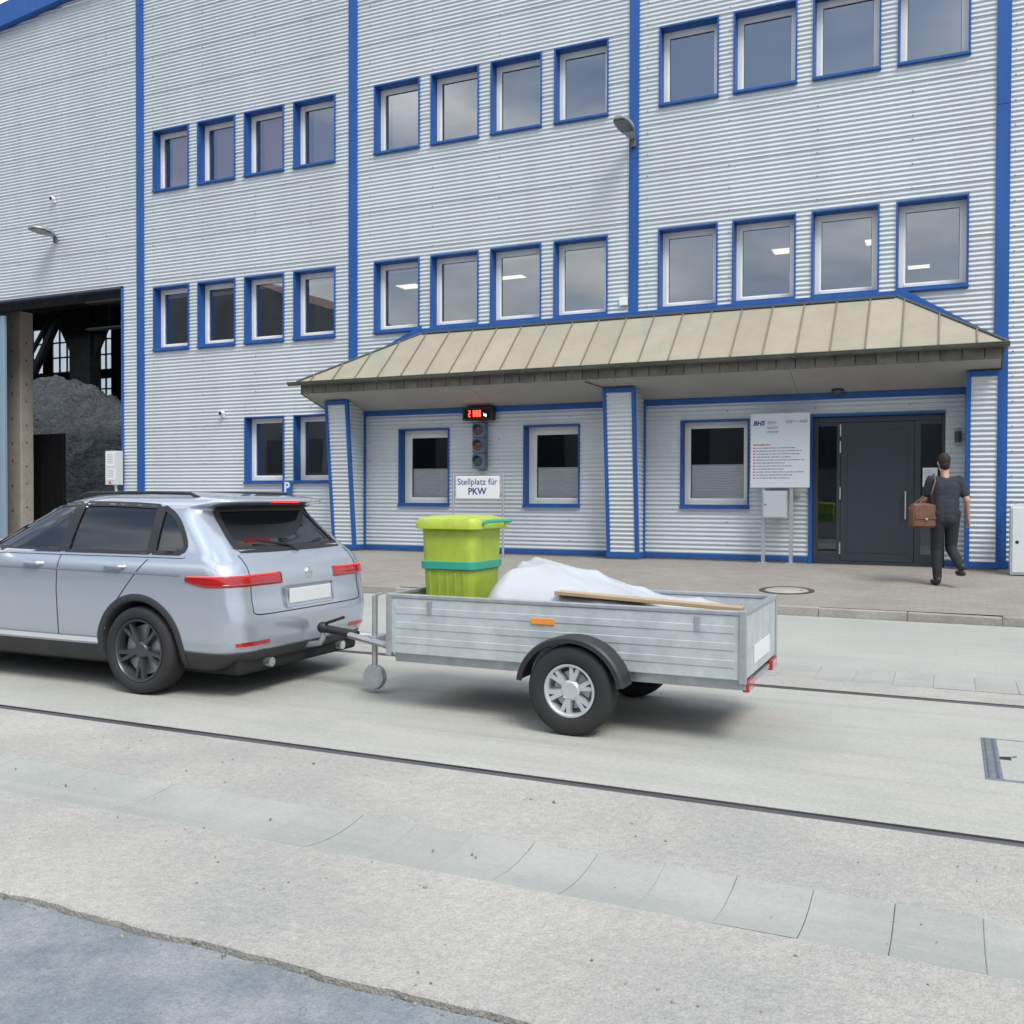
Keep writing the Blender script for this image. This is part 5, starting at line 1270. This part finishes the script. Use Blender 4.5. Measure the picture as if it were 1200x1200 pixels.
bm = bmesh.new(); capsule(bm, J['hipL']+Vector((0, 0, .05)), J['hipR']+Vector((0, 0, .05)), .112, .112)
for s in 'LR': capsule(bm, J['hip'+s], J['kn'+s], .105, .080); capsule(bm, J['kn'+s], J['an'+s].lerp(J['kn'+s], .06), .078, .060)
capsule(bm, J['pel']+Vector((0, -.02, -.06)), J['pel']+Vector((0, -.01, .05)), .115, .11); remesh('trousers', bm, TRS, PER, .009, 8)
SHOE = mat('dark_shoe', (.02, .02, .022), .5)
for s in 'LR':
    a = J['an'+s]; bm = bmesh.new(); rot = Matrix.Rotation(0 if s == 'L' else -.85, 3, 'X')
    ellip(bm, rot @ Vector((0, .075, -.042)), (.048, .145, .040)); ellip(bm, rot @ Vector((0, -.01, -.01)), (.045, .065, .062)); o = remesh('shoe', bm, SHOE, PER, .008, 2); o.location = a
HAIR = mat('dark_hair', (.022, .015, .011), .7, bump=.8, bscale=45)
bm = bmesh.new(); ellip(bm, hd+Vector((0, -.012, .052)), (.084, .098, .105)); ellip(bm, hd+Vector((0, -.045, -.005)), (.070, .062, .085))
hr = remesh('hair', bm, HAIR, PER, .008, 1)
b2 = bmesh.new(); b2.from_mesh(hr.data); bmesh.ops.bisect_plane(b2, geom=b2.verts[:]+b2.edges[:]+b2.faces[:], plane_co=hd+Vector((0, .055, .06)), plane_no=Vector((0, 1, -.75)), clear_outer=True)
for v in b2.verts: v.co += Vector((random.uniform(-1, 1), random.uniform(-1, 1), random.uniform(-1, 1)))*.0035
b2.to_mesh(hr.data); b2.free()
for sx in (-1, 1):
    b = MB(); g = bmesh.ops.create_uvsphere(b.bm, u_segments=10, v_segments=8, radius=.0125)['verts']; bmesh.ops.translate(b.bm, vec=hd+Vector((sx*.031, .084, .032)), verts=g); b.build('eye', mat('eye_dark', (.05, .04, .035), .2), PER, 'full')
# brown bag on a strap over the left shoulder
Mw = Matrix.Translation((PX, PY, PZ)) @ Matrix.Rotation(math.radians(22), 4, 'Z'); hw = Mw @ Vector((-.335, -.05, .80))
LEA = mat('brown_leather', (.15, .07, .04), .6, var=.35, scale=9, bump=.3, bscale=30)
t = thing('shoulder_bag', 'brown leather bag hanging at the hip of the walking person from a shoulder strap', 'bag', hw, math.radians(40))
loft('bag_body', [(.16, .05, .03, 0), (.19, .075, .045, .03), (.195, .075, .045, .22), (.175, .05, .03, .32), (.15, .025, .018, .345)], LEA, t)
b = MB(); b.box(-.17, .17, -.086, -.068, .12, .32, .008, Matrix.Rotation(-.10, 3, 'X'), (0, -.075, .12)); b.build('flap', LEA, t)
inv = (Matrix.Translation(hw) @ Matrix.Rotation(math.radians(40), 4, 'Z')).inverted() @ Mw
pts = [Vector((-.17, 0, .31))]+[inv @ (Vector(p)*S) for p in ((-.23, .085, 1.25), (-.175, .10, 1.43), (-.15, .02, 1.527), (-.17, -.075, 1.43), (-.235, -.11, 1.25))]+[Vector((.15, -.02, .31))]
b = MB(); b.tube(pts, .012, 8); b.build('strap', mat('dark_leather', (.08, .04, .025), .5), t, True)
b = MB(); b.box(-.02, .02, -.094, -.084, .11, .14, .003); b.build('buckle', STEEL, t)
